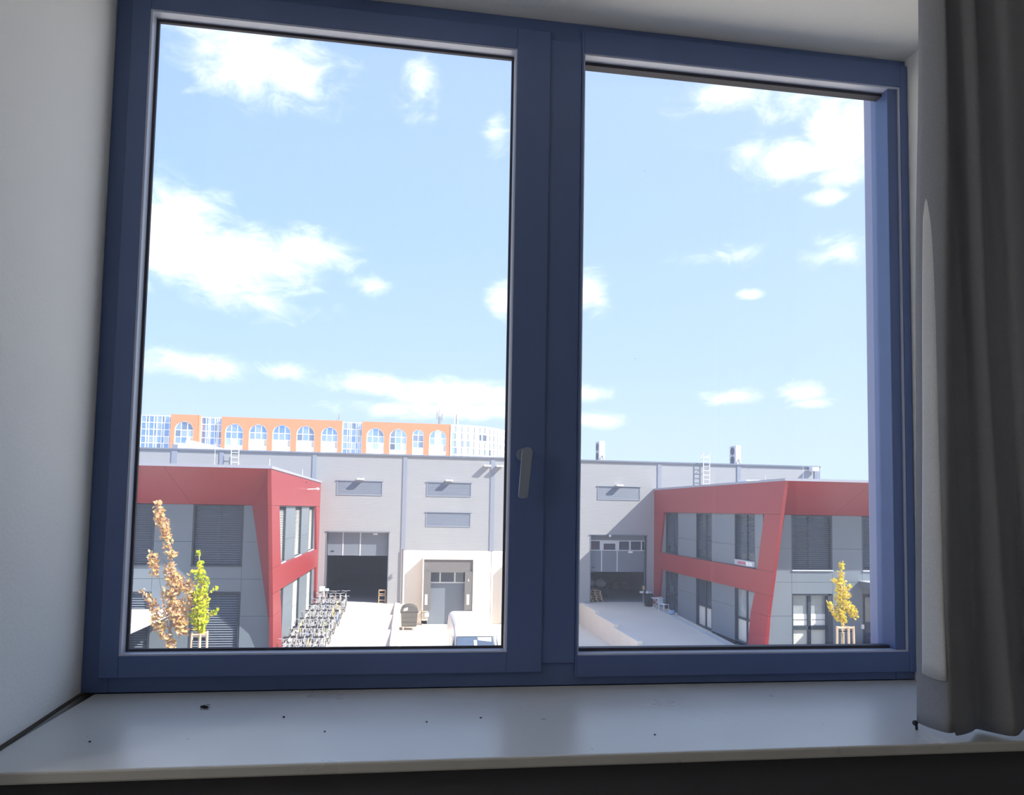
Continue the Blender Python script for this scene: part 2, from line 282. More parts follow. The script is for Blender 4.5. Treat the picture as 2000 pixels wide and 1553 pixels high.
def ring(mb, x0, x1, z0, z1, w, y0, y1, wt=None, wb=None, wr=None):
    """rectangular frame of four members in an XZ plane"""
    wt = w if wt is None else wt; wb = w if wb is None else wb; wr = w if wr is None else wr
    mb.box(x0, x0+w, y0, y1, z0, z1).box(x1-wr, x1, y0, y1, z0, z1)
    mb.box(x0+w, x1-wr, y0, y1, z1-wt, z1).box(x0+w, x1-wr, y0, y1, z0, z0+wb)
    return mb

# ------------------------------------------------------------------ the room
def struct(o, label, cat): return tag(o, label, cat, kind='structure')
RX0, RX1, RY0, RZ0, RZ1 = -2.0, 2.7, -2.2, -1.36, 1.6
w = MB()
w.prism([(RX0-.2,1.28,RZ0),(-.737,1.28,RZ0),(-.777,1.9,RZ0),(-.777,1.98,RZ0),(-.80,1.98,RZ0),(-.80,2.1,RZ0),(RX0-.2,2.1,RZ0)], (0,0,RZ1-RZ0))
w.prism([(RX1+.2,1.39,RZ0),(RX1+.2,2.1,RZ0),(1.462,2.1,RZ0),(1.462,1.98,RZ0),(1.446,1.98,RZ0),(1.446,1.39,RZ0)], (0,0,RZ1-RZ0))
w.box(-.744,1.446,1.39,1.98,1.371,RZ1).box(-.80,1.462,1.98,2.1,1.402,RZ1)
struct(w.build('wall_front', 'plaster'), 'white plastered window wall with deep reveals around the window', 'wall')
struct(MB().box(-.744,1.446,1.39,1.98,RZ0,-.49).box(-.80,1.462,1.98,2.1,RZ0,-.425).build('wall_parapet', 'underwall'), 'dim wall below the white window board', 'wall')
struct(MB().box(RX0-.2,RX0,RY0,1.39,RZ0,RZ1).build('wall_left', 'plaster'), 'white left wall of the room', 'wall')
struct(MB().box(RX1,RX1+.2,RY0,1.39,RZ0,RZ1).build('wall_right', 'plaster'), 'white right wall of the room', 'wall')
struct(MB().box(RX0-.2,RX1+.2,RY0-.2,RY0,RZ0,RZ1).build('wall_back', 'plaster'), 'white back wall behind the viewer', 'wall')
struct(MB().box(RX0-.2,RX1+.2,RY0-.2,2.1,RZ0-.2,RZ0).build('floor', 'floor'), 'brown vinyl floor of the room', 'floor')
struct(MB().box(RX0-.2,RX1+.2,RY0-.2,2.1,RZ1,RZ1+.25).build('ceiling', 'ceiling'), 'white ceiling of the room', 'ceiling')
struct(MB().box(-.745,1.4455,1.365,1.9,-.486,-.464).build('trim_1', 'sill', bevel=.004), 'white glossy window board with specks of dirt', 'window sill')
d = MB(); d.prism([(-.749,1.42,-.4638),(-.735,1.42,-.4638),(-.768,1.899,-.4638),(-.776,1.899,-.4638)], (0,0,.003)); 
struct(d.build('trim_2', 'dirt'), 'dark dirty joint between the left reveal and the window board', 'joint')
# outer face of this building
f = MB(); f.box(-14,-.80,2.1,2.112,-7.3,2.0).box(1.462,16,2.1,2.112,-7.3,2.0).box(-.80,1.462,2.1,2.112,1.402,2.0).box(-.80,1.462,2.1,2.112,-7.3,-.425)
f.box(1.4465,1.462,1.981,2.1,-.42,1.40)
struct(f.build('wall_outside', 'facade'), 'grey blue metal cladding outside the window', 'wall')

# the two-light window
win = MB(); ring(win, -.777, 1.446, -.4635, 1.371, .06, 1.90, 1.98)
win = struct(win.build('window_1', 'frame', bevel=.002), 'dark blue aluminium window with an opening sash and a fixed light', 'window')
MB().box(.352,.447,1.893,1.975,-.4034,1.311).build('mullion', 'frame', win, bevel=.0015)
s = MB(); ring(s, -.735, .356, -.425, 1.329, .045, 1.886, 1.945, wt=.059, wb=.053, wr=.093)
sash = s.build('sash', 'frame', win, bevel=.002, label='opening sash of the left light')
def bead(x0, x1, z0, z1, y0, y1, i, name, parent, mat='bead'):
    b = MB()
    o = [(x0,z0),(x1,z0),(x1,z1),(x0,z1)]; n = [(x0+i,z0+i),(x1-i,z0+i),(x1-i,z1-i),(x0+i,z1-i)]
    for k in range(4):
        a, e = o[k], o[(k+1)%4]; p, q = n[k], n[(k+1)%4]
        b.add([(a[0],y0,a[1]),(e[0],y0,e[1]),(e[0],y1,e[1]),(a[0],y1,a[1]),(p[0],y0+.002,p[1]),(q[0],y0+.002,q[1]),(q[0],y1,q[1]),(p[0],y1,p[1])], [(0,1,5,4),(4,5,6,7),(3,7,6,2),(0,4,7,3),(1,2,6,5),(0,3,2,1)])
    return b.build(name, mat, parent)
bead(-.69, .263, -.372, 1.27, 1.8875, 1.918, .004, 'glazing_bead', sash)
bead(-.6858, .2588, -.3678, 1.2658, 1.918, 1.929, .006, 'gasket', sash, 'gasket')
MB().box(-.6858,.2588,1.929,1.935,-.3678,1.2658).build('glass_pane', 'glass', sash)
h = MB()   # lever handle: rose, neck and flat blade hanging a little left of plumb
h.tube((.296,1.886,.147),(.296,1.876,.147),.017,16)
h.tube((.300,1.878,.147),(.300,1.842,.147),.009,12)
bl = []
for k in range(9): a = math.pi*k/8; bl.append((.3005+.0135*math.cos(a), .150+.0135*math.sin(a)))
for k in range(9): a = math.pi+math.pi*k/8; bl.append((.2915+.0125*math.cos(a)*.95, .036+.006*math.sin(a)))
h.prism([(x,1.832,z) for x, z in bl], (0,.012,0))
h.build('handle', 'handle', sash, label='grey lever handle turned down')
fx = MB(); ring(fx, .4475, 1.4435, -.44, 1.349, .0055, 1.889, 1.972, wt=.066, wb=.056, wr=.022)
fixed = fx.build('fixed_frame', 'frame', win, bevel=.0015, label='frame of the fixed right light')
bead(.4532, 1.421, -.3838, 1.2828, 1.893, 1.925, .004, 'glazing_bead', fixed)
bead(.4574, 1.4168, -.3796, 1.2786, 1.925, 1.953, .008, 'gasket', fixed, 'gasket')
MB().box(.4575,1.4167,1.953,1.959,-.3795,1.2785).build('glass_pane', 'glass', fixed)
# outside sill plate
struct(MB().prism([(-.80,1.981,-.424),(1.462,1.981,-.424),(1.462,2.2,-.44),(-.80,2.2,-.44)], (0,0,.004)).build('trim_3', 'facade'), 'sloping outside metal sill below the glass', 'window sill')

# curtain bunched at the right
def catmull(P, n):
    out = []
    for i in range(len(P)-1):
        p0 = P[max(i-1,0)]; p1 = P[i]; p2 = P[i+1]; p3 = P[min(i+2,len(P)-1)]
        for k in range(n):
            t = k/n
            out.append(tuple(.5*(2*p1[j]+(p2[j]-p0[j])*t+(2*p0[j]-5*p1[j]+4*p2[j]-p3[j])*t*t+(3*p1[j]-p0[j]-3*p2[j]+p3[j])*t**3) for j in range(len(p1))))
    return out+[P[-1]]
lowP = [(1.106,1.452),(1.104,1.43),(1.106,1.40),(1.112,1.374),(1.122,1.368),(1.15,1.378),(1.20,1.405),(1.232,1.430),(1.245,1.415),(1.262,1.382),(1.275,1.374),(1.31,1.39),(1.345,1.42),(1.362,1.40),(1.378,1.382),(1.43,1.41)]
topP = [(1.128,1.435),(1.127,1.42),(1.132,1.40),(1.140,1.385),(1.148,1.38),(1.16,1.40),(1.175,1.425),(1.19,1.41),(1.20,1.385),(1.215,1.38),(1.24,1.41),(1.262,1.43),(1.285,1.40),(1.30,1.385),(1.345,1.40),(1.40,1.43)]
def sheet(lo, hi, z_of, nz, off=0):
    nu = len(lo); vs = []; fs = []
    for k in range(nz+1):
        t = k/nz
        for i in range(nu):
            s_ = t**.8; x = lo[i][0]*(1-s_)+hi[i][0]*s_; y = lo[i][1]*(1-s_)+hi[i][1]*s_
            z0, z1 = z_of(i/(nu-1)); z = z0+(z1-z0)*t
            ph = lo[i][0]*45; x += .003*math.sin(z*7+ph)*(1-t)+.003*math.sin(z*3+ph*1.6); y += .003*math.sin(z*5+ph)
            vs.append((x-off, y-off*.3, z))
    for k in range(nz):
        for i in range(nu-1): fs.append((k*nu+i, k*nu+i+1, (k+1)*nu+i+1, (k+1)*nu+i))
    return vs, fs
lo = catmull(lowP, 8); hi = catmull(topP, 8)
cur = thing('curtain', 'grey taupe cloth curtain bunched at the right of the window', 'curtain', (1.25, 1.42, -.46))
def rel(vs): return [(v[0]-1.25, v[1]-1.42, v[2]+.46) for v in vs]
vs, fs = sheet(lo, hi, lambda u: (-.452+.006*math.sin(u*9) if u > .3 else -.446+.02*max(0, u-.1), 1.365), 60)
cl = MB().add(rel(vs), fs).build('cloth', 'curtain', cur, smooth=True, recalc=False)
md = cl.modifiers.new('thickness', 'SOLIDIFY'); md.thickness = .0022; md.offset = 1
# pale lining turned out along the leading edge, narrowing upwards, hemmed above the bottom
def resample(P, n):
    out = []
    for k in range(n):
        t = k/(n-1)*(len(P)-1); i = min(int(t), len(P)-2); f_ = t-i; out.append((P[i][0]*(1-f_)+P[i+1][0]*f_, P[i][1]*(1-f_)+P[i+1][1]*f_))
    return out
vs, fs = sheet(resample(lo[9:32], 16), resample(hi[10:17], 16), lambda u: (-.335-.004*math.sin(u*3), 1.05), 40, off=.0045)
ln = MB().add(rel(vs), fs).build('lining_strip', 'lining', cur, smooth=True, recalc=False, label='pale lining strip along the front edge')
md = ln.modifiers.new('thickness', 'SOLIDIFY'); md.thickness = .0015
k_ = MB().ball((1.103-1.25, 1.452-1.42, .012), .006, .006, .006, 8, 6).tube((1.104-1.25, 1.450-1.42, .012), (1.105-1.25, 1.450-1.42, -.002), .0028, 8)
k_.build('hem_weight', 'black', cur, label='small dark hem weight')
rail = MB().box(1.0,1.44,1.41,1.44,1.352,1.371); tag(rail.build('curtain_rail', 'white'), 'white curtain rail under the window lintel', 'rail')

# fill lamp added out of view to brighten the frame and reveals
def fill_lamp(x, y, z, L_):
    m, nt, b = base_mat('fill_globe'); b.inputs['Base Color'].default_value = (.9, .88, .84, 1); b.inputs['Emission Color'].default_value = (1, .96, .93, 1); b.inputs['Emission Strength'].default_value = L_
    t = thing('fill_lamp', 'added fill lamp with a glowing globe, unseen, left of the window', 'lamp', (x, y, RZ0))
    MB().tube((0,0,0),(0,0,.02),.13,20).build('base', 'white', t); MB().tube((0,0,.02),(0,0,z-RZ0-.13),.012,10).build('pole', 'white', t)
    MB().ball((0,0,z-RZ0),.14,.14,.14,20,12).build('globe', m, t, smooth=True)
fill_lamp(-1.5, .62, .7, 13)

# dead fly on the window board
fl = thing('dead_fly', 'dead black fly lying on the window board', 'fly', (-.447, 1.746, -.464))
MB().ball((0,0,.0045), .0075, .0045, .0042, 10, 7).ball((-.0085,0,.0042), .003, .003, .003, 8, 6).build('body', 'fly', fl, smooth=True)
for sy in (1, -1):
    MB().prism([(-.002,.001*sy,.0082),(.004,.002*sy,.0095),(.013,.005*sy,.0062),(.010,.0075*sy,.006),(.002,.005*sy,.0078)], (0,0,.0002)).build('wing', 'wing', fl)
for q, (a, b) in enumerate(((-.004,1),(0,1),(.004,1),(-.004,-1),(0,-1),(.004,-1))):
    MB().path([(a,.003*b,.003),(a*1.6,.008*b,.005),(a*2.0,.011*b,.0005)], .0004, 4).build('leg', 'fly', fl)
for px, py, r, lab in ((-.60,1.52,.0028,'dark crumb nearest the left reveal on the window board'),(-.26,1.66,.003,'dark crumb just right of the dead fly'),(-.16,1.55,.002,'tiny crumb before the middle of the left light'),(.05,1.60,.0022,'tiny crumb left of the mullion on the window board'),(.52,1.47,.0022,'tiny crumb before the right light near the board edge'),(.17,1.62,.0025,'dark crumb on the board below the mullion')):
    q = MB().ball((0,0,r*.5), r, r*.8, r*.6, 7, 5, .5).build('crumb', 'dirt'); q.location = (px,py,-.464); tag(q, lab, 'crumb', 'crumbs on the window board')

# ------------------------------------------------------------------ the yard
def zr(Y): return max(-7.3, -6.0-.043*(46-Y))
struct(MB().add([(-250,2.2,-7.3),(250,2.2,-7.3),(250,420,-7.3),(-250,420,-7.3)], [(0,1,2,3)]).build('ground', 'ground'), 'pale concrete yard and land around the buildings', 'ground')
for x0, x1, lab in ((-34,-.72,'sunlit pale concrete drive rising to the left hall door'), (11.45,46,'shaded concrete drive rising to the right hall door')):
    struct(MB().prism([(x0,15.77,-7.3),(x0,46.6,-7.3),(x0,46.6,-5.98),(x0,46,-6.0)], (x1-x0,0,0)).build('driveway', 'ground'), lab, 'driveway')
for x0, x1, lab in ((-34,-5.7,'unseen soil bed added to cut bounce on the left red building'), (16.4,46,'unseen soil bed added to cut bounce on the right red building')):  # dark beds added below view to cut bounce onto the sloping fascias
    struct(MB().prism([(x0,17,zr(17)),(x0,31.1,zr(31.1)),(x0,31.1,zr(31.1)+.05),(x0,17,zr(17)+.05)], (x1-x0,0,0)).build('added_soil_bed', 'soil'), lab, 'added soil bed')
struct(MB().prism([(15.6,29,zr(29)+.005),(15.6,45.9,zr(45.9)+.005),(15.6,45.9,zr(45.9)+.05),(15.6,29,zr(29)+.05)], (.3,0,0)).build('kerb', 'kerb'), 'light kerb along the foot of the right red building', 'kerb')
for x0, x1, lab in ((-.72,-.40,'stepped concrete retaining wall beside the sunlit drive'), (11.18,11.45,'stepped pale concrete retaining wall beside the shaded drive')):
    rw = thing('retaining_wall', lab, 'wall', (x0, 31, -7.3))
    ys = [46, 42.2, 38.2, 34.2, 30.2, 26.2, 22.2, 18.2]
    for i in range(len(ys)-1):
        q = MB().box(0, x1-x0, ys[i+1]-31, ys[i]-31-.008, 0, zr(ys[i])+7.3+.05).build('wall_step', 'concrete', rw)

# ------------------------------------------------------------------ grey warehouse hall
HY = 46.0
hall = thing('warehouse_hall', 'long grey metal clad warehouse hall behind the yard', 'building', (2.5, HY, -7.3))
def hp(name, mb, mat, parent=None, bevel=0, label=None):
    """part given in world coordinates, stored relative to the hall"""
    par = parent or hall
    mb.v = [(v[0]-2.5, v[1]-HY, v[2]+7.3) for v in mb.v]
    return mb.build(name, mat, par, bevel=bevel, label=label)
PX = [-22.7, -17.0, -11.45, -5.9, -.3, 5.3, 10.9, 16.5, 22.1, 27.75]
T = .18
def wallrects(x0, x1, z0, z1, holes):
    xs = sorted({x0, x1, *[h[0] for h in holes], *[h[1] for h in holes]}); out = []
    for a, b in zip(xs, xs[1:]):
        hs = sorted([(h[2], h[3]) for h in holes if h[0] <= a+1e-6 and h[1] >= b-1e-6]); z = z0
        for p, q in hs:
            if p > z+1e-6: out.append((a, b, z, p))
            z = q
        if z1 > z+1e-6: out.append((a, b, z, z1))
    return out
bays = {3: (-6.0, [(-5.0,-1.23,-6.0,-1.56),(-4.51,-1.68,.74,1.64)]), 4: (-2.66, [(1.08,3.93,.76,1.66),(1.08,3.93,-1.16,-.25)]), 5: (-2.66, [(6.7,9.55,.76,1.66)]), 6: (-6.0, [(11.85,15.61,-6.0,-1.56),(12.26,15.17,.76,1.65)])}
for i in range(len(PX)-1):
    zb, holes = bays.get(i, (-7.3, []))
    m_ = MB()
    for a, b, p, q in wallrects(PX[i]+.006, PX[i+1]-.006, zb, 3.28, holes): m_.box(a, b, HY, HY+T, p, q)
    hp('wall_panel', m_, 'clad')
for i, x in enumerate(PX):
    zb = {0: -7.3, 1: -7.3, 2: -7.3, 3: -6.0, 4: -2.66, 5: -2.66, 6: -2.66}.get(i, -7.3)
    hp('pilaster', MB().box(x-.13, x+.13, HY-.045, HY, zb, 3.3), 'pilaster')
hp('pilaster', MB().box(-14.36,-14.02,HY-.05,HY,-7.3,3.62), 'pilaster')
hp('pilaster', MB().box(27.76,28.03,HY-.05,HY+.3,-7.3,3.3), 'pilaster')
for a, b in ((-22.7,-5.9),(-5.9,5.3),(5.3,16.5),(16.5,28.06)):
    hp('parapet_cap', MB().prism([(a,HY-.09,3.28),(a,HY+.35,3.28),(a,HY+.35,3.42),(a,HY-.09,3.37)], (b-a-.01,0,0)), 'cap')
hp('roof', MB().box(-22.7,28.03,HY+.2,66,3.0,3.26), 'cap')
hp('end_wall', MB().box(27.85,28.03,HY+.2,66,-7.3,3.0), 'clad')
hp('back_wall', MB().box(-22.7,27.85,65.8,66,-7.3,3.0), 'inside')
hp('hall_floor', MB().box(-22.7,27.85,HY+.61,65.8,-6.2,-6.0), 'inside')
for x in (-5.9, 10.7, 17.3): hp('inner_wall', MB().box(x,x+.2,HY+.2,65.8,-6.0,3.0), 'inside')
# louvres
for (x0, x1, z0, z1) in ((-4.51,-1.68,.74,1.64),(1.08,3.93,.76,1.66),(1.08,3.93,-1.16,-.25),(6.7,9.55,.76,1.66),(12.26,15.17,.76,1.65)):
    fr = hp('louvre_vent', ring(MB(), x0, x1, z0, z1, .05, HY-.03, HY+.12).box(x0-.06, x1+.06, HY-.06, HY, z1, z1+.035), 'louvre')
    sl = MB(); n = 11
    for k in range(n):
        z = z0+.06+(z1-z0-.12)*k/n
        sl.prism([(x0+.05,HY-.02,z),(x0+.05,HY+.02,z+.07),(x0+.05,HY+.03,z+.07),(x0+.05,HY-.01,z)], (x1-x0-.1,0,0))
    sl.box(x0+.05,x1-.05,HY+.035,HY+.05,z0+.05,z1-.05)
    stuff(hp('slats', sl, 'louvre', fr))
# sectional doors
def sdoor(x0, x1, ztop, zsplit, kind):
    fr = hp('door_frame', MB().box(x0-.05,x0,HY-.02,HY+.42,-6.0,ztop).box(x1,x1+.05,HY-.02,HY+.42,-6.0,ztop).box(x0-.1,x1+.1,HY-.05,HY+.42,ztop,ztop+.05), 'doorgrey')
    y = HY+.36
    w3 = x1-x0
    if kind == 'left':
        cuts = [x0, x0+.95, x0+2.02, x1]
        for a, b in zip(cuts, cuts[1:]): hp('door_leaf', MB().box(a+.03,b-.03,y,y+.05,zsplit,ztop-.04), 'doorgrey', fr)
        for a in cuts[1:-1]: hp('door_rail', MB().box(a-.035,a+.035,y-.02,y+.05,zsplit,ztop-.02), 'aluminium', fr)
        hp('door_rail', MB().box(x0,x1,y-.02,y+.04,ztop-.045,ztop), 'aluminium', fr)
        hp('door_sign', MB().box(x0+2.8,x0+3.08,y-.01,y+.001,ztop-.17,ztop-.08), 'white', fr)
        hp('lock', MB().box(x0+.22,x0+.42,y-.02,y+.001,zsplit+.24,zsplit+.30), 'black', fr)
    else:
        zt, zb = -1.9, -2.56
        hp('door_leaf', MB().box(x0,x1,y,y+.05,zt,ztop), 'doorgrey', fr)
        cuts = [x0, x0+.83, x0+1.89, x1]
        for a, b in zip(cuts, cuts[1:]): hp('door_leaf', MB().box(a+.03,b-.03,y,y+.05,zsplit,zb-.02), 'doorgrey', fr)
        for a in cuts[1:-1]: hp('door_rail', MB().box(a-.035,a+.035,y-.02,y+.05,zsplit+.02,zb), 'aluminium', fr)
        for z in (zt-.03, zb): hp('door_rail', MB().box(x0,x1,y-.02,y+.05,z-.03,z+.03), 'aluminium', fr)
        panes = [(x0+.04,x0+.70,zb+.05,zt-.07),(x0+.96,x0+1.76,zb+.05,zt-.22),(x0+2.02,x0+2.71,zb+.05,zt-.07),(x0+2.82,x1-.24,zb+.05,zt-.07)]
        for a, b, p, q in panes: hp('window_pane', MB().box(a,b,y+.02,y+.03,p,q), 'oglass', fr)
        for a, b, p, q in ((x0+.70,x0+.96,zb+.03,zt-.06),(x0+1.76,x0+2.02,zb+.03,zt-.06),(x0+.96,x0+1.76,zt-.22,zt-.06),(x0+2.71,x0+2.82,zb+.03,zt-.06),(x1-.24,x1-.16,zb+.03,zt-.06)): hp('window_rail', MB().box(a,b,y-.01,y+.04,p,q), 'aluminium', fr)
        hp('door_sign', MB().box(x0+2.65,x0+2.95,y-.012,y-.001,zb-.17,zb-.05), 'white', fr)
        hp('door_lamp', MB().ball((x0+1.28,HY-.06,ztop-.04),.08,.1,.08,8,6), 'white', fr)
        hp('lock', MB().box(x0+.15,x0+.38,y-.02,y+.001,zsplit+.25,zsplit+.31), 'black', fr)
sdoor(-5.0,-1.23,-1.56,-3.05,'left'); sdoor(11.85,15.61,-1.56,-3.98,'right')

# concrete plinths and loading docks
hp('plinth', MB().box(10.9,11.85,HY-.03,HY+.17,-7.3,-6.0), 'concrete')
hp('plinth', MB().box(-1.2,-.42,HY-.02,HY+.17,-7.3,-6.0), 'concrete')
def dock(dx):
    ox0, ox1, otop = .95+dx, 4.17+dx, -3.12
    cuts = [-.42+dx if dx == 0 else -.29+dx+.0, ox0, ox1, 5.3+dx-.006]
    cx = [(cuts[0], 1.06+dx), (1.06+dx, 3.9+dx), (3.9+dx, 5.3+dx)]
    hp('concrete_panel', MB().box(cuts[0]+.004,ox0,HY-.02,HY+.17,-7.3,-2.66), 'concrete')
    hp('concrete_panel', MB().box(ox0,ox1-.28,HY-.02,HY+.17,otop,-2.665), 'concrete')
    hp('concrete_panel', MB().box(ox1-.27,ox1,HY-.02,HY+.17,otop,-2.665), 'concrete')
    hp('concrete_panel', MB().box(ox1,5.29+dx,HY-.02,HY+.17,-6.39,-2.66), 'concrete')
    hp('concrete_panel', MB().box(ox1,5.29+dx,HY-.02,HY+.17,-7.3,-6.4), 'concrete')
    p = .58
    po = hp('dock_portal', MB().box(ox0,ox0+.07,HY-p,HY+.17,-6.35,otop).box(ox1-.07,ox1,HY-p,HY+.17,-6.35,otop).box(ox0+.07,ox1-.07,HY-p,HY+.17,otop-.07,otop), 'concrete')
    yb = HY-p+.03
    hp('rubber_flap', MB().box(ox0+.07,ox1-.07,yb+.06,yb+.09,-4.0,otop-.07), 'rubber', po)
    for a, b in ((ox0+.07,ox0+.52),(ox1-.57,ox1-.07)):
        hp('rubber_flap', MB().box(a,b,yb,yb+.03,-6.35,-3.92), 'rubber', po)
        m0 = (a+b)/2-.03; hp('guide_stripe', MB().box(m0-.09,m0+.07,yb-.012,yb-.001,-6.0,-5.36), 'white', po)
    hp('small_mark', MB().box(ox1-.36,ox1-.32,yb-.012,yb-.001,-4.55,-4.4), 'white', po)
    d0, d1, y = ox0+.5, ox1-.5, HY+.05
    do = hp('dock_door', MB().box(d0-.15,d1+.15,y,y+.06,-7.3,-4.72), 'doorgrey')
    hp('door_leaf', MB().box(d0-.15,d1+.15,y,y+.06,-3.9,otop), 'doorgrey', do)
    for z in (-3.95, -4.68): hp('window_rail', MB().box(d0,d1,y-.02,y+.05,z-.04,z+.04), 'aluminium', do)
    pc = [d0, d0+.62, d0+1.55, d1]
    for a in pc[1:-1]: hp('window_rail', MB().box(a-.05,a+.05,y-.02,y+.05,-4.64,-3.99), 'aluminium', do)
    for a, b in zip(pc, pc[1:]): hp('window_pane', MB().box(a+.05,b-.05,y+.02,y+.03,-4.64,-3.99), 'oglass', do)
    for a in (ox0+.02, ox1-.42): hp('buffer_block', MB().box(a,a+.36,HY-.42,HY-.02,-7.0,-6.45), 'concgrey')
    hp('buffer_rubber', MB().box(ox0+.2,ox0+.45,HY-.5,HY-.42,-6.75,-6.5), 'white')
dock(0); dock(5.6)
hp('downpipe', MB().tube((-.3,HY-.1,-6.0),(-.3,HY-.1,-2.6),.05,8), 'cap')
hp('wall_box', MB().box(-.98,-.86,HY-.12,HY,-4.35,-4.15), 'mast')

# lamps, ladders, roof machines
def lamp(x, z, lab, y=HY, out=.24):
    t = thing('wall_floodlight', lab, 'lamp', (x, y, z), 'floodlights on the warehouse wall')
    MB().tube((0,0,.05),(0,-out+.15,.05),.025,6).build('arm', 'steel', t)
    MB().prism([(-.22,-out-.1,-.06),(-.22,-.03,-.04),(-.22,-.03,.05),(-.22,-out-.1,.05)], (.44,0,0)).build('housing', 'white', t)
    MB().box(-.03,.03,-out+.0,-out+.04,.04,.11).build('bracket', 'fan', t)
lamp(-3.05,1.76,'white floodlight above the louvre over the left hall door'); lamp(2.5,1.80,'white floodlight above the upper of two stacked louvres')
lamp(4.92,2.80,'left of the paired floodlights high on the grey hall', out=.28); lamp(5.72,2.80,'right of the paired floodlights high on the grey hall', out=.28)
lamp(13.7,1.74,'white floodlight above the louvre over the right hall door')
t = thing('security_camera', 'white camera housing near the right end of the hall', 'camera', (27.45, HY, 3.1))
MB().box(-.3,.22,-.55,-.1,-.1,.18).build('housing', 'white', t, bevel=.03); MB().tube((0,0,.03),(0,-.1,.03),.04,6).build('bracket', 'steel', t)
def ladder(x, z0, z1, lab, y, hoops):
    t = thing('roof_ladder', lab, 'ladder', (x, y, z0))
    H = z1-z0
    for sx in (-.22,.22):
        pts = [(sx,0,0),(sx,0,H)]+([(sx,.08,H+.08),(sx,.35,H+.08),(sx,.35,H-.35)] if hoops else [])
        MB().path(pts, .028, 6).build('stile', 'steel', t)
    n = int(H/.3)
    for k in range(n): MB().tube((-.22,0,.15+k*.3),(.22,0,.15+k*.3),.02,6).build('rung', 'steel', t)
    for z in (.4, max(.8, H-.9)):
        for sx in (-.22,.22): MB().tube((sx,0,z),(sx,.26,z),.02,5).build('wall_bracket', 'steel', t)
ladder(-10.62,1.55,3.45,'short galvanised ladder above the left red roof',HY-.28,False); ladder(19.68,1.5,3.95,'galvanised ladder with curved tops above the right red roof',HY-.28,True)
def rod(x, y, z0, z1, lab):
    t = thing('lightning_rod', lab, 'rod', (x, y, z0)); MB().tube((0,0,0),(0,0,z1-z0),.018,6,.008).build('spike', 'white', t); MB().box(-.1,.1,-.1,.1,-.03,.03).build('foot', 'concgrey', t)
rod(-11.6,45,1.5,3.75,'tall lightning rod left of the short ladder'); rod(-5.8,31,1.5,1.95,'stubby lightning rod at the front corner of the left red roof'); rod(-5.75,40,1.5,2.0,'small lightning rod along the side edge of the left red roof'); rod(26.1,44.8,1.5,3.4,'lightning rod near the right end of the hall'); rod(20.9,40,1.55,2.3,'small lightning rod on the right red roof')
def ac(x, y, lab):
    t = thing('air_conditioner', lab, 'air conditioner', (x, y, 3.3), 'air conditioners on the hall roof')
    MB().box(-.2,.2,-.48,.48,.12,1.5).build('casing', 'acwhite', t, bevel=.02)
    for z in (.48,1.12):
        MB().torus((-.205,0,z),.27,.02,'X',20,5).build('fan_ring', 'fan', t); q = MB()
        q.tube((-.195,0,z),(-.207,0,z),.26,18); q.build('fan_grille', 'fan', t)
    for y_ in (-.38,.38): MB().box(-.22,.22,y_-.05,y_+.05,0,.12).build('foot', 'steel', t)
    MB().path([(.02,-.485,.5),(.02,-.56,.45),(.02,-.56,.3),(.12,-.56,.22)], .03, 6).build('pipe', 'mast', t)
ac(12.95, 48, 'twin fan air conditioner on the roof above the right hall door'); ac(22.8, 48, 'twin fan air conditioner on the roof right of the ladder')
t = thing('roof_skylight', 'low white skylight on the hall roof beside the upstand', 'skylight', (-13.4, 50, 3.26))
MB().prism([(-1.4,0,0),(1.6,0,0),(1.6,0,.35),(-.9,0,.95),(-1.4,0,.95)], (0,2.0,0)).build('dome', 'white', t, bevel=.03); MB().box(-1.5,1.7,-.1,2.1,0,.12).build('kerb', 'concgrey', t)

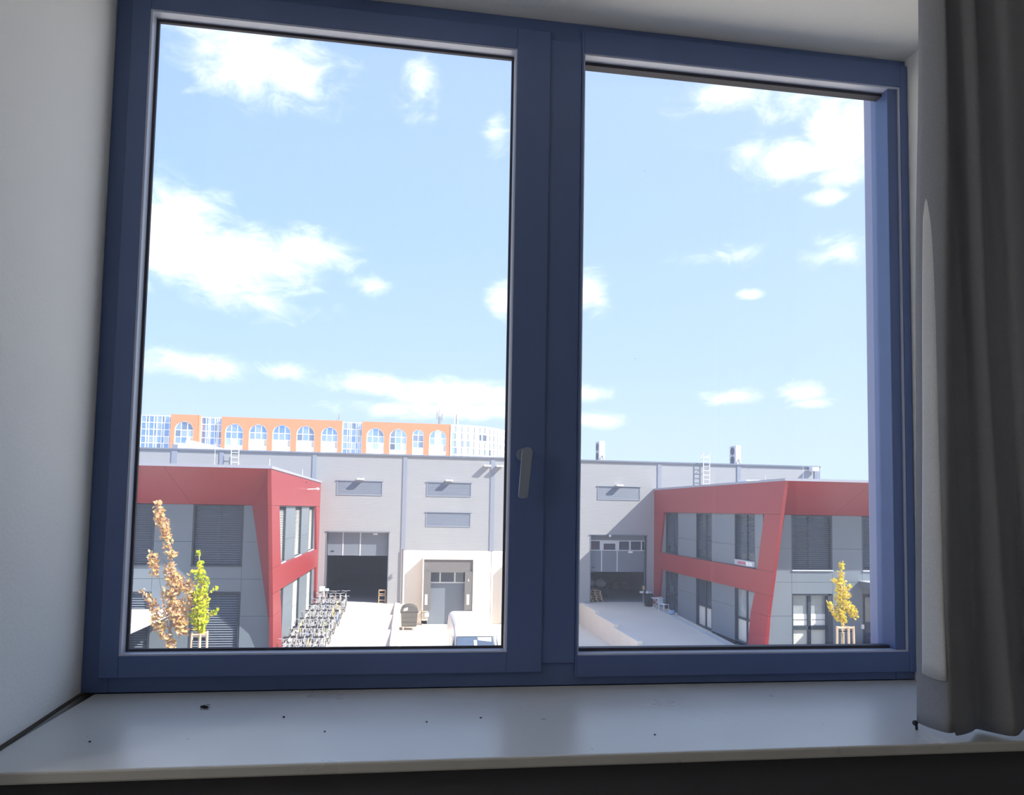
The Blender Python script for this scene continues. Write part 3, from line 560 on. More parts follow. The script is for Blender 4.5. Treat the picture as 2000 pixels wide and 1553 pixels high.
# ------------------------------------------------------------------ the two red-framed office buildings
def office(sg, Xs, tipY, wallY, uf, lf, ub, lb, length, lab):
    """sg: +1 building runs to +X, -1 to -X; Xs: plane of the courtyard side; offsets o are measured into the building"""
    base = Vector((Xs, wallY, -7.3))
    root = thing('office_building', lab, 'building', base)
    X = lambda o: Xs+sg*o
    def P(name, mb, mat, parent=None, bevel=0, label=None):
        mb.v = [(v[0]-base.x, v[1]-base.y, v[2]-base.z) for v in mb.v]
        return mb.build(name, mat, parent or root, bevel=bevel, label=label)
    def bo(o0, o1, y0, y1, z0, z1, mb=None):
        mb = mb or MB(); a, b = sorted((X(o0), X(o1))); return mb.box(a, b, y0, y1, z0, z1)
    ZT, ZU, ZM, ZL, ZB = 1.47, 0.0, -2.57, -3.65, -7.3
    def yo(z): return min(wallY, tipY+(ZT-z)/(ZT+6.2)*(wallY-tipY))
    def side(name, poly, mat='red', o0=0, th=.15):
        return P(name, MB().prism([(X(o0), y, z) for y, z in poly], (sg*th, 0, 0)), mat)
    g = .012
    # courtyard side: red ribbon frame
    side('side_fascia', [(yo(ZT),ZT),(46,ZT),(46,ZU+g),(yo(ZU),ZU+g)])
    side('leg_panel', [(yo(ZU),ZU),(uf[0],ZU),(uf[1],ZM),(yo(ZM),ZM)])
    side('middle_band', [(yo(ZM),ZM-g),(46,ZM-g),(46,ZL),(yo(ZL),ZL)])
    side('leg_panel', [(yo(ZL),ZL-g),(lf[0],ZL-g),(lf[0]+(lf[1]-lf[0])*.42,-4.6),(yo(-4.6),-4.6)])
    side('leg_panel', [(yo(-4.6),-4.6-g),(lf[0]+(lf[1]-lf[0])*.42,-4.6-g),(lf[1],ZB),(yo(ZB),ZB)])
    side('far_strip', [(ub[0],ZU),(46,ZU),(46,ZM),(ub[1],ZM)]); side('far_strip', [(lb[0],ZL-g),(46,ZL-g),(46,ZB),(lb[1],ZB)])
    # recessed grey infill and windows on the courtyard side
    wins = [(32.2,34.35),(37.1,39.25),(42.02,44.15)]
    cols = [(29.9+(uf[0]-30), wins[0][0]), (wins[0][1], wins[1][0]), (wins[1][1], wins[2][0]), (wins[2][1], 45.6)]
    for a, b in cols:
        a = max(a, wallY+.2)
        if b-a < .05: continue
        for z0, z1 in ((-1.55+g,ZU),(ZM,-1.55),(-4.65+g,ZL),(-6.3,-4.65)): P('infill_panel', bo(.13,.19,a+g/2,b-g/2,z0,z1), 'greypanel')
        P('plinth', bo(.12,.19,a,b,ZB,-6.3-g), 'joint')  # base plinth, dark in its own colour
    left = sg < 0
    for wi, (a, b) in enumerate(wins):
        for up, z0, z1 in ((True, ZM+.02, ZU), (False, -6.3, ZL)):
            o1 = .30
            fr = bo(.13,o1+.05,a,a+.06,z0,z1); bo(.13,o1+.05,b-.06,b,z0,z1,fr); bo(.13,o1+.05,a+.06,b-.06,z0,z0+.06,fr); bo(.13,o1+.05,a+.06,b-.06,z1-.06,z1,fr)
            fr = P('window_frame', fr, 'winframe')
            mid = (a+b)/2
            P('window_post', bo(o1-.06,o1+.04,mid-.05,mid+.05,z0+.06,z1-.06), 'winframe', fr)
            if up:
                for p, q in ((a+.06,mid-.05),(mid+.05,b-.06)): P('pane', bo(o1,o1+.02,p,q,z0+.06,z1-.06), 'oglass', fr)
                sl = MB(); n = 30; low = z0+.06 if left else (z0+.5 if wi else z0+.2)
                for k in range(n):
                    z = low+(z1-.1-low)*k/n; dz = .055 if left else .03
                    sl.prism([(X(.22),a+.08,z),(X(.28),a+.08,z+dz),(X(.283),a+.08,z+dz),(X(.223),a+.08,z)], (0,b-a-.16,0))
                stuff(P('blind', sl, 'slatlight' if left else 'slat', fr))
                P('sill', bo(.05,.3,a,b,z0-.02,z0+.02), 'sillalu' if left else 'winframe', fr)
            else:
                zt = -5.14
                P('transom', bo(o1-.06,o1+.04,a+.06,b-.06,zt-.06,zt+.06), 'winframe', fr)
                for p, q in ((a+.06,mid-.05),(mid+.05,b-.06)):
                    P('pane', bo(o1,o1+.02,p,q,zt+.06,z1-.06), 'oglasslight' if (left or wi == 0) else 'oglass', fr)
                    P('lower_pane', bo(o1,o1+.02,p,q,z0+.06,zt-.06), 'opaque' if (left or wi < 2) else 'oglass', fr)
                if left:
                    sl = MB(); n = 34
                    for k in range(n):
                        z = z0+.08+(z1-z0-.2)*k/n; sl.prism([(X(.22),a+.08,z),(X(.28),a+.08,z+.06),(X(.283),a+.08,z+.06),(X(.223),a+.08,z)], (0,b-a-.16,0))
                    stuff(P('blind', sl, 'slatlight', fr))
    # front: sloping soffit fascia, folded corner wedge, coping
    th = Vector((0,.08,.11))
    jo = [0, 4.1, 8.6, 13.1, 17.6, length]
    for k in range(len(jo)-1):
        o0, o1 = jo[k], jo[k+1]-g; i0 = 1.09 if k == 0 else o0-.55; i1 = o1-.55 if k < len(jo)-2 else o1
        P('front_fascia', MB().prism([(X(o0),tipY,ZT),(X(o1),tipY,ZT),(X(i1),wallY,ZU),(X(i0),wallY,ZU)], th), 'red')
    P('corner_wedge', MB().prism([(X(0),tipY,ZT),(X(1.09),wallY,ZU),(X(0),wallY,-6.2)], (sg*.05,.06,.02)), 'red')
    cp = bo(-.04,length,tipY-.05,tipY+.22,ZT+.0,ZT+.11); P('coping', cp, 'coping')
    P('coping', bo(-.04,.22,tipY+.22,46,ZT,ZT+.11), 'coping')
    P('roof', bo(.22,length,tipY+.6,45.99,ZT-.22,ZT-.02), 'coping')
    P('core', bo(.42,length,wallY+.42,45.9,ZB,ZT-.25), 'dark')
    # front wall: panels and windows
    y0, y1 = wallY, wallY+.06
    rows = [0, -1.55, -3.1, -4.65, -6.2, ZB]
    def fl(o0, o1, z1, z0, wedge=False):
        if wedge:
            ln_ = lambda z: max(.0, 1.09*(z+6.2)/6.2)
            return P('front_panel', MB().prism([(X(ln_(z1)+.01),y0,z1-g),(X(o1-g),y0,z1-g),(X(o1-g),y0,z0),(X(ln_(z0)+.01),y0,z0)], (0,.06,0)), 'greypanel')
        return P('front_panel', bo(o0,o1-g,y0,y1,z0,z1-g), 'greypanel')
    wc = [(1.43,3.46),(4.97,7.0),(8.5,10.53),(12.0,14.03),(15.5,17.5)]
    edges = [0]
    for k in range(5): fl(0, wc[0][0], rows[k], rows[k+1], True)
    for i, (a, b) in enumerate(wc):
        nxt = wc[i+1][0] if i+1 < len(wc) else length
        door = (not left) and i == 1
        for z1, z0 in ((-2.56,-3.1),(-3.1,-3.64)): fl(a, b, z1, z0)
        if not door:
            for z1, z0 in ((-6.3,ZB),): fl(a, b, z1, z0)
        for k in range(5): fl(b, nxt, rows[k], rows[k+1])
        for up in (True, False):
            if door and not up: continue
            z0, z1 = (-2.55,-.03) if up else (-6.3,-3.66)
            fr = bo(a,a+.07,y0+.02,y0+.34,z0,z1); bo(b-.07-(.16 if not up and not left else 0),b,y0+.02,y0+.34,z0,z1,fr); bo(a+.07,b-.07,y0+.02,y0+.34,z1-.06,z1,fr); bo(a+.07,b-.07,y0+.02,y0+.34,z0,z0+.06,fr)
            fr = P('window_frame', fr, 'winframe')
            mid = (a+b)/2-(.05 if not up else 0)
            P('window_post', bo(mid-.07,mid+.07,y0+.18,y0+.32,z0+.06,z1-.06), 'winframe', fr)
            br = b-.07-(.16 if not up and not left else 0)
            if up:
                P('sill', bo(a,b,y0-.06,y0+.2,z0-.04,z0+.01), 'winframe' if left else 'sillalu', fr)
            zt = -5.22
            if up or left:
                for p, q in ((a+.07,mid-.07),(mid+.07,br)): P('pane', bo(p,q,y0+.28,y0+.30,z0+.06,z1-.06), 'oglass', fr)
                sl = MB(); n = 25; tilt = (.06 if left else .045)
                for k in range(n):
                    z = z0+.08+(z1-z0-.16)*k/n
                    sl.prism([(X(a+.09),y0+.10,z),(X(a+.09),y0+.17,z+tilt),(X(a+.09),y0+.175,z+tilt),(X(a+.09),y0+.105,z)], (sg*(b-a-.18),0,0))
                stuff(P('blind', sl, 'slat', fr))
            else:
                P('transom', bo(a+.07,br,y0+.18,y0+.32,zt-.09,zt+.09), 'winframe', fr)
                for p, q in ((a+.07,mid-.07),(mid+.07,br)):
                    P('pane', bo(p,q,y0+.28,y0+.30,zt+.09,z1-.06), 'oglasslight', fr); P('lower_pane', bo(p,q,y0+.28,y0+.30,z0+.06,zt-.09), 'opaque', fr)
                    if i == 0:
                        P('poster', bo(p+.01,q-.01,y0+.262,y0+.275,zt+.10,zt+.62), 'white', fr, label='white notice with a grey logo and line of lettering')
                        q_ = bo(p+.1,p+.2,y0+.255,y0+.26,zt+.34,zt+.38); 
                        n_ = 14
                        for k in range(n_): bo(p+.24+k*.044,p+.24+k*.044+(.03 if k % 3 else .036),y0+.255,y0+.26,zt+.335,zt+.37+(.015 if k % 4 == 0 else 0),q_)
                        P('lettering', q_, 'ink', fr, label='small grey lettering')
    return root, P, bo
L_root, LP, Lbo = office(-1, -5.48, 29.66, 31.7, (31.8,32.75), (32.75,33.95), (44.2,44.9), (45.15,45.6), 26, 'red framed grey office building at the left of the yard')
R_root, RP, Rbo = office(1, 16.15, 29.15, 31.2, (31.05,31.73), (31.98,32.95), (44.18,44.88), (44.6,45.3), 26, 'red framed grey office building at the right of the yard')
# banner under the first upper side window of the right building
bn = RP('window_banner', Rbo(.10,.12,32.2,34.3,-2.56,-2.26), 'signgrey', label='pale banner with red and white lettering')
q = Rbo(.085,.10,32.45,32.75,-2.50,-2.30)
q = MB()
for k in range(4): Rbo(.088,.099,32.42+k*.16,32.42+k*.16+.13,-2.50,-2.33+(.03 if k % 2 else 0),q)
RP('lettering', q, 'white', bn, label='white block letters')
q = MB()
for k in range(5): Rbo(.088,.099,33.12+k*.17,33.12+k*.17+.12,-2.46,-2.34,q)
RP('lettering', q, 'signred', bn, label='red letters')
RP('lettering', Rbo(.088,.099,32.75,33.6,-2.545,-2.52), 'white', bn)
# entrance of the right building
dr = RP('entrance_door', Rbo(4.99,7.0,31.28,31.34,-7.0,-3.66), 'winframe', label='dark glazed entrance door')
RP('pane', Rbo(5.12,6.0,31.26,31.279,-6.9,-3.8), 'oglass', dr); RP('pane', Rbo(6.08,6.9,31.26,31.279,-6.9,-3.8), 'oglass', dr)
for z in (-4.75,-5.0): RP('push_bar', Rbo(5.45,5.8,31.2,31.25,z-.03,z+.03), 'white', dr)
cn = RP('canopy', Rbo(4.83,8.2,29.4,31.2,-3.34,-3.06), 'greypanel'); RP('canopy_cover', Rbo(4.80,8.25,29.36,31.2,-3.06,-3.03), 'aluminium', cn)
RP('intercom', Rbo(4.86,4.98,31.12,31.2,-5.25,-5.05), 'white')
t = thing('red_cabinet', 'red boxy cabinet at the foot of the entrance', 'cabinet', (21.9, 30.4, zr(30.4)))
MB().box(-.78,.8,-.3,.3,0,1.05).build('body', 'redbox', t, bevel=.015); MB().box(-.8,.82,-.32,.32,1.05,1.12).build('lid', 'redbox', t)
# arm lamp on the sunlit side of the left building
t = thing('arm_lamp', 'small arm lamp on the sunlit red side wall', 'lamp', (-5.48, 40.2, .92))
MB().path([(0,0,0),(.5,0,.03)], .03, 6).build('arm', 'white', t); MB().ball((.52,0,.03),.11,.09,.07,8,6).build('head', 'white', t)
# low white roofed shelter at the left
sh = thing('entrance_canopy', 'low flat canopy with a white top at the left building', 'canopy', (-12.2, 29, zr(29)))
q = MB().box(-2.5,2.48,-2.6,2.7,2.05+.30,2.05+.58); q.v = [(v[0], v[1], v[2]+(-4.38-.0-(zr(29)+2.63))) for v in q.v]; q.build('fascia', 'aluminium', sh)
q = MB().box(-2.52,2.5,-2.62,2.7,0,.03); q.v = [(v[0], v[1], v[2]+(-4.38-zr(29))) for v in q.v]; q.build('cover', 'white', sh)
for x in (-2.3,2.3):
    MB().tube((x,-2.4,zr(26.6)-zr(29)),(x,-2.4,-4.66-zr(29)),.06,8).build('post', 'mast', sh)
t = thing('roof_hatch', 'low white hatch on the right red roof', 'hatch', (19.5, 39, 1.45)); MB().box(-.55,.55,-.5,.5,0,.5).build('lid', 'white', t, bevel=.03); MB().box(-.62,.62,-.57,.57,0,.3).build('kerb', 'aluminium', t)

# ------------------------------------------------------------------ far brick building with arched windows
FY = 170.0
far = thing('brick_office_block', 'distant orange brick block with arched windows and glass bays', 'building', (-20, FY, -8))
def fp(name, mb, mat, parent=None, label=None):
    mb.v = [(v[0]+20, v[1]-FY, v[2]+8) for v in mb.v]; return mb.build(name, mat, parent or far, label=label)
def arch(ax0, ax1, zs, n=14):
    r = (ax1-ax0)/2; cx = (ax0+ax1)/2
    return [(cx-r*math.cos(math.pi*k/n), zs+r*math.sin(math.pi*k/n)) for k in range(n+1)]
def brick_bay(x0, x1, ax0, ax1, zs, ztop, Y, dep=.6, zb=4.0):
    m_ = MB(); A = arch(ax0, ax1, zs)
    out = [(x0,zb),(ax0,zb)]+A+[(ax1,zb),(x1,zb)]
    top = [(x0,ztop),(ax0,ztop)]+[(p[0],ztop) for p in A]+[(ax1,ztop),(x1,ztop)]
    # faces: piers below, spandrels above
    def quad(a, b, e, f_): m_.add([(a[0],Y,a[1]),(b[0],Y,b[1]),(e[0],Y,e[1]),(f_[0],Y,f_[1])], [(0,1,2,3)])
    quad((x0,zb),(ax0,zb),(ax0,ztop),(x0,ztop)); quad((ax1,zb),(x1,zb),(x1,ztop),(ax1,ztop))
    for p, q in zip(A, A[1:]): quad(p, q, (q[0],ztop), (p[0],ztop))
    line = [(ax0,zb)]+A+[(ax1,zb)]
    for p, q in zip(line, line[1:]): m_.add([(p[0],Y,p[1]),(q[0],Y,q[1]),(q[0],Y+dep,q[1]),(p[0],Y+dep,p[1])], [(0,1,2,3)])
    m_.add([(x0,Y,ztop),(x1,Y,ztop),(x1,Y+dep,ztop),(x0,Y+dep,ztop)], [(0,1,2,3)])
    return fp('brick_bay', m_, 'brick')
def arch_window(ax0, ax1, zs, Y, cols, kind):
    """white frame, panes, lower spandrel of one arched opening"""
    fr = MB(); yy = Y+.35; A = arch(ax0, ax1, zs); w_ = .16
    r = (ax1-ax0)/2; cx = (ax0+ax1)/2
    for p, q in zip(A, A[1:]):
        sc = (r-w_)/r; p2 = (cx+(p[0]-cx)*sc, zs+(p[1]-zs)*sc); q2 = (cx+(q[0]-cx)*sc, zs+(q[1]-zs)*sc)
        fr.prism([(p[0],yy-.05,p[1]),(q[0],yy-.05,q[1]),(q2[0],yy-.05,q2[1]),(p2[0],yy-.05,p2[1])], (0,.12,0))
    xs = [ax0+(ax1-ax0)*k/cols for k in range(cols+1)]
    for k, x in enumerate(xs):
        xx = min(max(x, ax0+w_/2), ax1-w_/2); top = zs if k in (0, cols) else zs+math.sqrt(max(0, r*r-(x-cx)**2))-.05
        fr.box(xx-w_/2,xx+w_/2,yy-.05,yy+.07,12.0,top)
    zrow = [zs, zs-1.55, zs-3.05, zs-4.6]
    for z in zrow[:3]: fr.box(ax0,ax1,yy-.06,yy+.07,z-w_/2,z+w_/2)
    F = fp('arched_window', fr, 'whiteframe')
    for k in range(cols):
        a, b = xs[k]+w_/2, xs[k+1]-w_/2
        arc = []
        for j in range(7):
            x = b+(a-b)*j/6; h2 = (r-w_)**2-(x-cx)**2; arc.append((x, zs+math.sqrt(h2) if h2 > 0 else zs+.05))
        poly = [(a,zs+w_/2),(b,zs+w_/2)]+[(x,max(z,zs+w_/2+.01)) for x, z in arc]
        fp('pane', MB().prism([(x,yy,z) for x, z in poly], (0,.04,0)), 'panes', F)
        fp('pane', MB().box(a,b,yy,yy+.04,zrow[1]+w_/2,zrow[0]-w_/2), 'panes', F)
        low = kind[k % len(kind)]
        fp('pane', MB().box(a,b,yy,yy+.04,zrow[2]+w_/2,zrow[1]-w_/2), {'g': 'panes', 'b': 'farblind', 'w': 'whiteframe', 'p': 'palepanes'}[low], F)
    fp('spandrel', MB().box(ax0,ax1,yy,yy+.1,4.0,zrow[2]-w_/2), 'whiteframe', F)
# tower with its own arch
brick_bay(-53.25,-47.4,-52.38,-48.37,16.6,20.05,168.8); arch_window(-52.38,-48.37,16.6,168.8,3,'ggb')
fp('tower_side', MB().box(-53.25,-47.4,169.41,176,4,20.05), 'brick')
tops = [(-41.86,-37.9,'pwp'),(-36.65,-32.6,'bbb'),(-31.47,-27.37,'bbb'),(-26.11,-22.06,'bbb'),(-20.6,-16.82,'wbb')]
bx = [-42.7,-37.25,-32.05,-26.75,-21.35,-15.85]
for k, (a, b, kd) in enumerate(tops): brick_bay(bx[k],bx[k+1],a,b,16.6,20.0,FY); arch_window(a,b,16.6,FY,3,kd)
tops = [(-10.26,-6.17,3,'wpp'),(-4.93,-.91,3,'ppp'),(.38,3.04,2,'gg'),(4.3,8.38,3,'pwb')]
bx = [-11.34,-5.55,-.27,3.67,9.47]
for k, (a, b, n_, kd) in enumerate(tops): brick_bay(bx[k],bx[k+1],a,b,16.6+(b-a > 3)*0+(.65 if n_ == 2 else 0),20.0,FY); arch_window(a,b,16.6+(.65 if n_ == 2 else 0),FY,n_,kd)
fp('core', MB().box(-42.7,-15.9,FY+.7,FY+16,-8,19.6).box(-11.3,9.4,FY+.7,FY+16,-8,19.6).box(-66,-42.7,FY+1.5,FY+16,-8,19.3).box(-15.9,-11.3,FY+2,FY+16,-8,19.3), 'concgrey')
fp('base_wall', MB().box(-66,9.47,FY+.1,FY+.7,-8,4), 'brick')
pane_cache = {}
def glass_bay(x0, x1, Y, z0, z1, widths, mat='panes'):
    fr = MB(); x = x0; k = 0; cells = []
    while x < x1-.3:
        w_ = min(widths[k % len(widths)], x1-x); cells.append((x, x+w_)); x += w_; k += 1
    zs = [z1-1.55*i for i in range(int((z1-z0)/1.55)+1)]
    for a, b in cells: fr.box(a-.07,a+.07,Y-.12,Y+.1,zs[-1],z1)
    fr.box(x1-.07,x1+.07,Y-.12,Y+.1,zs[-1],z1)
    for z in zs: fr.box(x0,x1,Y-.08,Y+.1,z-.08,z+.08)
    F = fp('curtain_wall', fr, 'whiteframe')
    for a, b in cells:
        for p, q in zip(zs[1:], zs): fp('pane', MB().box(a+.07,b-.07,Y,Y+.05,p+.08,q-.08), mat, F)
glass_bay(-61.6,-53.3,FY+.3,10,19.75,[1.06,.6]); glass_bay(-47.35,-42.75,FY+1.2,10,19.8,[1.06,.5,.35]); glass_bay(-15.8,-11.4,FY+1.2,10,19.75,[1.06,.5,.4])
fp('side_wall', MB().box(-66,-61.65,FY+.3,FY+1.5,-8,19.75), 'whiteframe')
# white curved glass wing
R_, CX, CY = 15.0, 9.47, FY+15.0
cf = MB(); n = 15; zs = [19.85-1.75*i for i in range(6)]
def cyl(a, r, z): return (CX+r*math.sin(a), CY-r*math.cos(a), z)
angs = [math.pi/2*k/n for k in range(n+1)]
for a in angs: cf.prism([cyl(a-.012,R_+.12,zs[-1]),cyl(a+.012,R_+.12,zs[-1]),cyl(a+.012,R_-.1,zs[-1]),cyl(a-.012,R_-.1,zs[-1])], (0,0,19.85-zs[-1]))
for z in zs:
    for a, b in zip(angs, angs[1:]): cf.prism([cyl(a,R_+.08,z-.14),cyl(b,R_+.08,z-.14),cyl(b,R_-.1,z-.14),cyl(a,R_-.1,z-.14)], (0,0,.28))
cw = fp('curved_wing', cf, 'whiteframe')
for k in range(n):
    for p, q in zip(zs[1:], zs):
        a, b = angs[k]+.014, angs[k+1]-.014; split = a+(b-a)*.62
        for u, v_ in ((a, split-.006), (split+.012, b)):
            fp('pane', MB().prism([cyl(u,R_,p+.16),cyl(v_,R_,p+.16),cyl(v_,R_,q-.16),cyl(u,R_,q-.16)], (0,.05,0)), 'palepanes', cw)
for k in range(n): pass
core = MB(); core.prism([cyl(a,R_-.25,-8) for a in angs]+[(CX,CY,-8)], (0,0,27.7)); fp('wing_core', core, 'whiteframe', cw)
def mast(x, y, z0, h_, lab, kind):
    t = thing('antenna_mast', lab, 'antenna', (x, y, z0))
    MB().tube((0,0,0),(0,0,h_),.12,6,.08).build('pole', 'mast', t)
    if kind == 'panels':
        for dx, dz in ((-.45,.45),(.35,.2),(.75,.35)): MB().box(dx-.13,dx+.13,-.2,.0,h_*dz,h_*dz+1.9).build('panel_antenna', 'mast', t); MB().tube((0,0,h_*dz+.8),(dx,-.1,h_*dz+.8),.05,5).build('arm', 'mast', t)
    elif kind == 'pair':
        for dx in (-.35,.4): MB().box(dx-.13,dx+.13,-.2,0,h_*.3,h_).build('panel_antenna', 'aluminium', t); MB().tube((0,0,h_*.6),(dx,-.1,h_*.6),.05,5).build('arm', 'mast', t)
    else: MB().tube((0,0,h_*.75),(-1.1,0,.05),.06,5).build('stay', 'mast', t)
mast(6.6, 174, 19.6, 4.4, 'taller cluster of panel antennas on the brick block', 'panels'); mast(10.9, 175, 19.6, 3.6, 'pair of slim panel antennas over the curved glass wing', 'pair'); mast(-16.9, 173, 19.6, 2.4, 'small stayed mast on the brick block', 'stay')

# ------------------------------------------------------------------ white van in the loading yard, nose towards the viewer
van = thing('delivery_van', 'white delivery van parked in front of the loading dock', 'van', (2.87, 28.55, -7.3))
def vsec(y, zb, zt, wb, wt, rb=.12, rt=.22):
    """rounded van cross section"""
    pts = []
    for cx_, cz, r, a0 in ((wb-rb, zb+rb, rb, -90), (wt-rt, zt-rt, rt, 0)):
        for k in range(5):
            a = math.radians(a0+90*k/4); pts.append((cx_+r*math.cos(a), cz+r*math.sin(a)))
    pts.insert(5, (wb, zb+(zt-zb)*.42))
    return [(x, y, z) for x, z in pts]+[(-x, y, z) for x, z in reversed(pts)]
secs = [vsec(0,.35,.72,.78,.72,.1,.1), vsec(.06,.3,.86,.9,.82,.12,.12), vsec(.3,.28,1.05,.97,.88,.12,.16), vsec(.85,.27,1.26,.99,.9,.12,.18), vsec(1.05,.27,1.36,.99,.88,.12,.2), vsec(1.75,.27,1.99,.99,.84,.12,.2), vsec(2.0,.27,2.14,.995,.86,.12,.22), vsec(2.5,.27,2.36,.995,.87,.12,.24), vsec(3.2,.27,2.44,.995,.88,.12,.24), vsec(6.0,.27,2.44,.995,.88,.12,.24), vsec(6.06,.32,2.38,.97,.85,.12,.22)]
MB().loft(secs).build('body', 'van', van, smooth=False)
# windscreen on the sloping front
def on_front(x, t, out=.012):
    y = .98+(1.75-.98)*t; z = 1.325+(1.985-1.325)*t; return (x, y-out*.65, z+out*.75)
ws = MB().prism([on_front(-.82,.03),on_front(.82,.03),on_front(.745,.95),on_front(-.745,.95)], (0,-.012,.014)); wo = ws.build('windscreen', 'vanglass', van)
MB().prism([on_front(-.06,.5,.03),on_front(.06,.5,.03),on_front(.06,.78,.03),on_front(-.06,.78,.03)], (0,-.004,.004)).build('sticker', 'white', wo, label='white sticker')
MB().prism([on_front(.12,.78,.03),on_front(.66,.70,.03),on_front(.68,.93,.03),on_front(.10,.93,.03)], (0,-.004,.004)).build('sun_visor', 'white', wo, label='white sun visor')
MB().path([on_front(-.84,.0,.02),on_front(-.765,.98,.02),on_front(.765,.98,.02),on_front(.84,.0,.02)], .014, 5).build('rubber_seal', 'black', wo)
for sx in (-1,1):
    MB().prism([(sx*.985,1.35,1.36),(sx*.99,2.35,1.36),(sx*.935,2.3,1.95),(sx*.925,1.95,1.95)], (sx*.012,0,0)).build('side_window', 'vanglass', van)
    MB().box(*sorted((sx*1.0,sx*1.22)),1.3,1.42,1.25,1.55).build('mirror', 'black', van, bevel=.03)
    MB().prism([(sx*.62,.02,.72),(sx*.86,.08,.72),(sx*.86,.16,.98),(sx*.66,.12,.95)], (0,-.03,.01)).build('headlight', 'chrome', van)
    for y in (1.05,4.9):
        wh = MB().torus((sx*.9,y,.34),.25,.09,'X',20,8).build('wheel', 'tyre', van, smooth=True); MB().tube((sx*.84,y,.34),(sx*.97,y,.34),.2,16).build('hub', 'chrome', wh)
    MB().box(*sorted((sx*.995,sx*1.004)),2.42,2.435,.45,2.0).build('door_seam', 'joint', van); MB().box(*sorted((sx*.995,sx*1.01)),2.8,5.9,.62,.7).build('rub_strip', 'black', van)
MB().box(-.55,.55,-.02,.03,.5,.66).build('grille', 'black', van); MB().box(-.93,.93,-.05,.12,.3,.48).build('bumper', 'black', van, bevel=.03); MB().box(-.26,.26,-.065,-.05,.36,.46).build('number_plate', 'white', van)

# ------------------------------------------------------------------ wheeled waste container
bn_ = thing('waste_container', 'dark grey wheeled waste container with a round lid by the dock', 'container', (.18, 44.2, -7.3))
MB().loft([[(-.42,-.36,.2),(.42,-.36,.2),(.42,.36,.2),(-.42,.36,.2)],[(-.46,-.42,.3),(.46,-.42,.3),(.46,.42,.3),(-.46,.42,.3)],[(-.5,-.46,1.12),(.5,-.46,1.12),(.5,.46,1.12),(-.5,.46,1.12)]]).build('body', 'bin', bn_)
ld = [(x_*.53, 1.12+.36*math.sqrt(max(0,1-x_*x_))) for x_ in [k/7-1 for k in range(15)]]
lid = MB().prism([(x,-.5,z) for x, z in ld], (0,1.0,0)).build('lid', 'bin', bn_)
MB().prism([(-.34,-.515,1.16),(-.1,-.515,1.2),(-.1,-.515,1.38),(-.32,-.515,1.3)], (0,.012,0)).build('label', 'white', lid)
for sx in (-.5,.5): MB().tube((sx*1.02,-.4,1.05),(sx*1.02,.4,1.05),.03,6).build('grip', 'black', bn_)
for x in (-.34,.34):
    for y in (-.32,.32): MB().torus((x,y,.1),.07,.03,'X',14,6).tube((x-.025,y,.1),(x+.025,y,.1),.06,10).build('caster', 'white', bn_); MB().box(x-.04,x+.04,y-.05,y+.05,.1,.22).build('fork', 'steel', bn_)
for z in (.5,.75): MB().box(-.4,.4,-.455,-.43,z,z+.03).build('rib', 'bin', bn_)

# ------------------------------------------------------------------ bicycles in rows beside the left building
def make_bike(paint):
    t = thing('bicycle', 'bicycle', 'bicycle')
    wm = MB().torus((0,0,0),.32,.022,'X',20,6)
    for k in range(8): a = math.pi*2*k/8; wm.tube((0,0,0),(0,.31*math.cos(a),.31*math.sin(a)),.003,3)
    me = wm.mesh('wheel'); me.materials.append(M['tyre'])
    for y in (-.53,.53): put('wheel', me, t, (0,y,.34))
    f = MB(); BB = (0,-.05,.30); st = (0,.14,.80); hd = (0,-.36,.78); h2 = (0,-.40,.62)
    f.tube(BB,st,.018,6).tube(BB,h2,.02,6).tube((0,.11,.72),hd,.017,6).tube(h2,hd,.02,6)
    for sx in (-.05,.05): f.tube((sx*.4,-.05,.30),(sx,.53,.34),.011,5).tube((sx*.4,.12,.74),(sx,.53,.34),.009,5).tube((sx*.6,-.40,.62),(sx,-.53,.34),.012,5)
    f.build('frame', paint, t)
    hb = MB().path([(-.25,-.27,.98),(-.22,-.36,1.0),(0,-.38,.97),(.22,-.36,1.0),(.25,-.27,.98)], .013, 5).tube((0,-.36,.78),(0,-.38,.97),.013,5); hb.build('handlebar', 'bike_silver', t)
    MB().loft([[(-.09,.26,.88),(.09,.26,.88),(.085,.26,.95),(-.085,.26,.95)],[(-.1,.18,.88),(.1,.18,.88),(.09,.18,.955),(-.09,.18,.955)],[(-.03,-.02,.9),(.03,-.02,.9),(.025,-.02,.95),(-.025,-.02,.95)]]).build('saddle', 'black', t)
    MB().tube((0,.14,.78),(0,.16,.9),.014,6).build('seat_post', 'bike_silver', t)
    MB().tube((-.02,-.05,.3),(.02,-.05,.3),.08,10).path([(.1,-.05,.16),(.03,-.05,.3),(-.03,-.05,.3),(-.1,-.05,.44)],.009,4).build('crank', 'black', t)
    for y, s in ((.53,1),(-.53,-1)):
        g_ = []
        for k in range(7): a = math.radians(20+140*k/6); g_.append((0, y+.365*math.cos(a), .34+.365*math.sin(a)))
        MB().path(g_, .018, 4).build('mudguard', 'bike_silver', t)
    return t
protos = {k: make_bike('bike_'+k) for k in ('silver','yellow','blue','red','green')}
rows_ = [30.4,32.4,34.5,36.6,38.6,40.5,42.5,44.4]
special = {(0,2):'green',(1,3):'yellow',(2,2):'blue',(3,0):'yellow',(3,4):'green',(5,4):'yellow',(6,2):'blue',(6,4):'yellow',(7,1):'red',(7,3):'red',(4,5):'blue',(0,5):'yellow'}
used = set(); where = ['in the nearest row','in the second row','in the third row','in the fourth row','in the fifth row','in the sixth row','in the seventh row','in the row by the hall door']
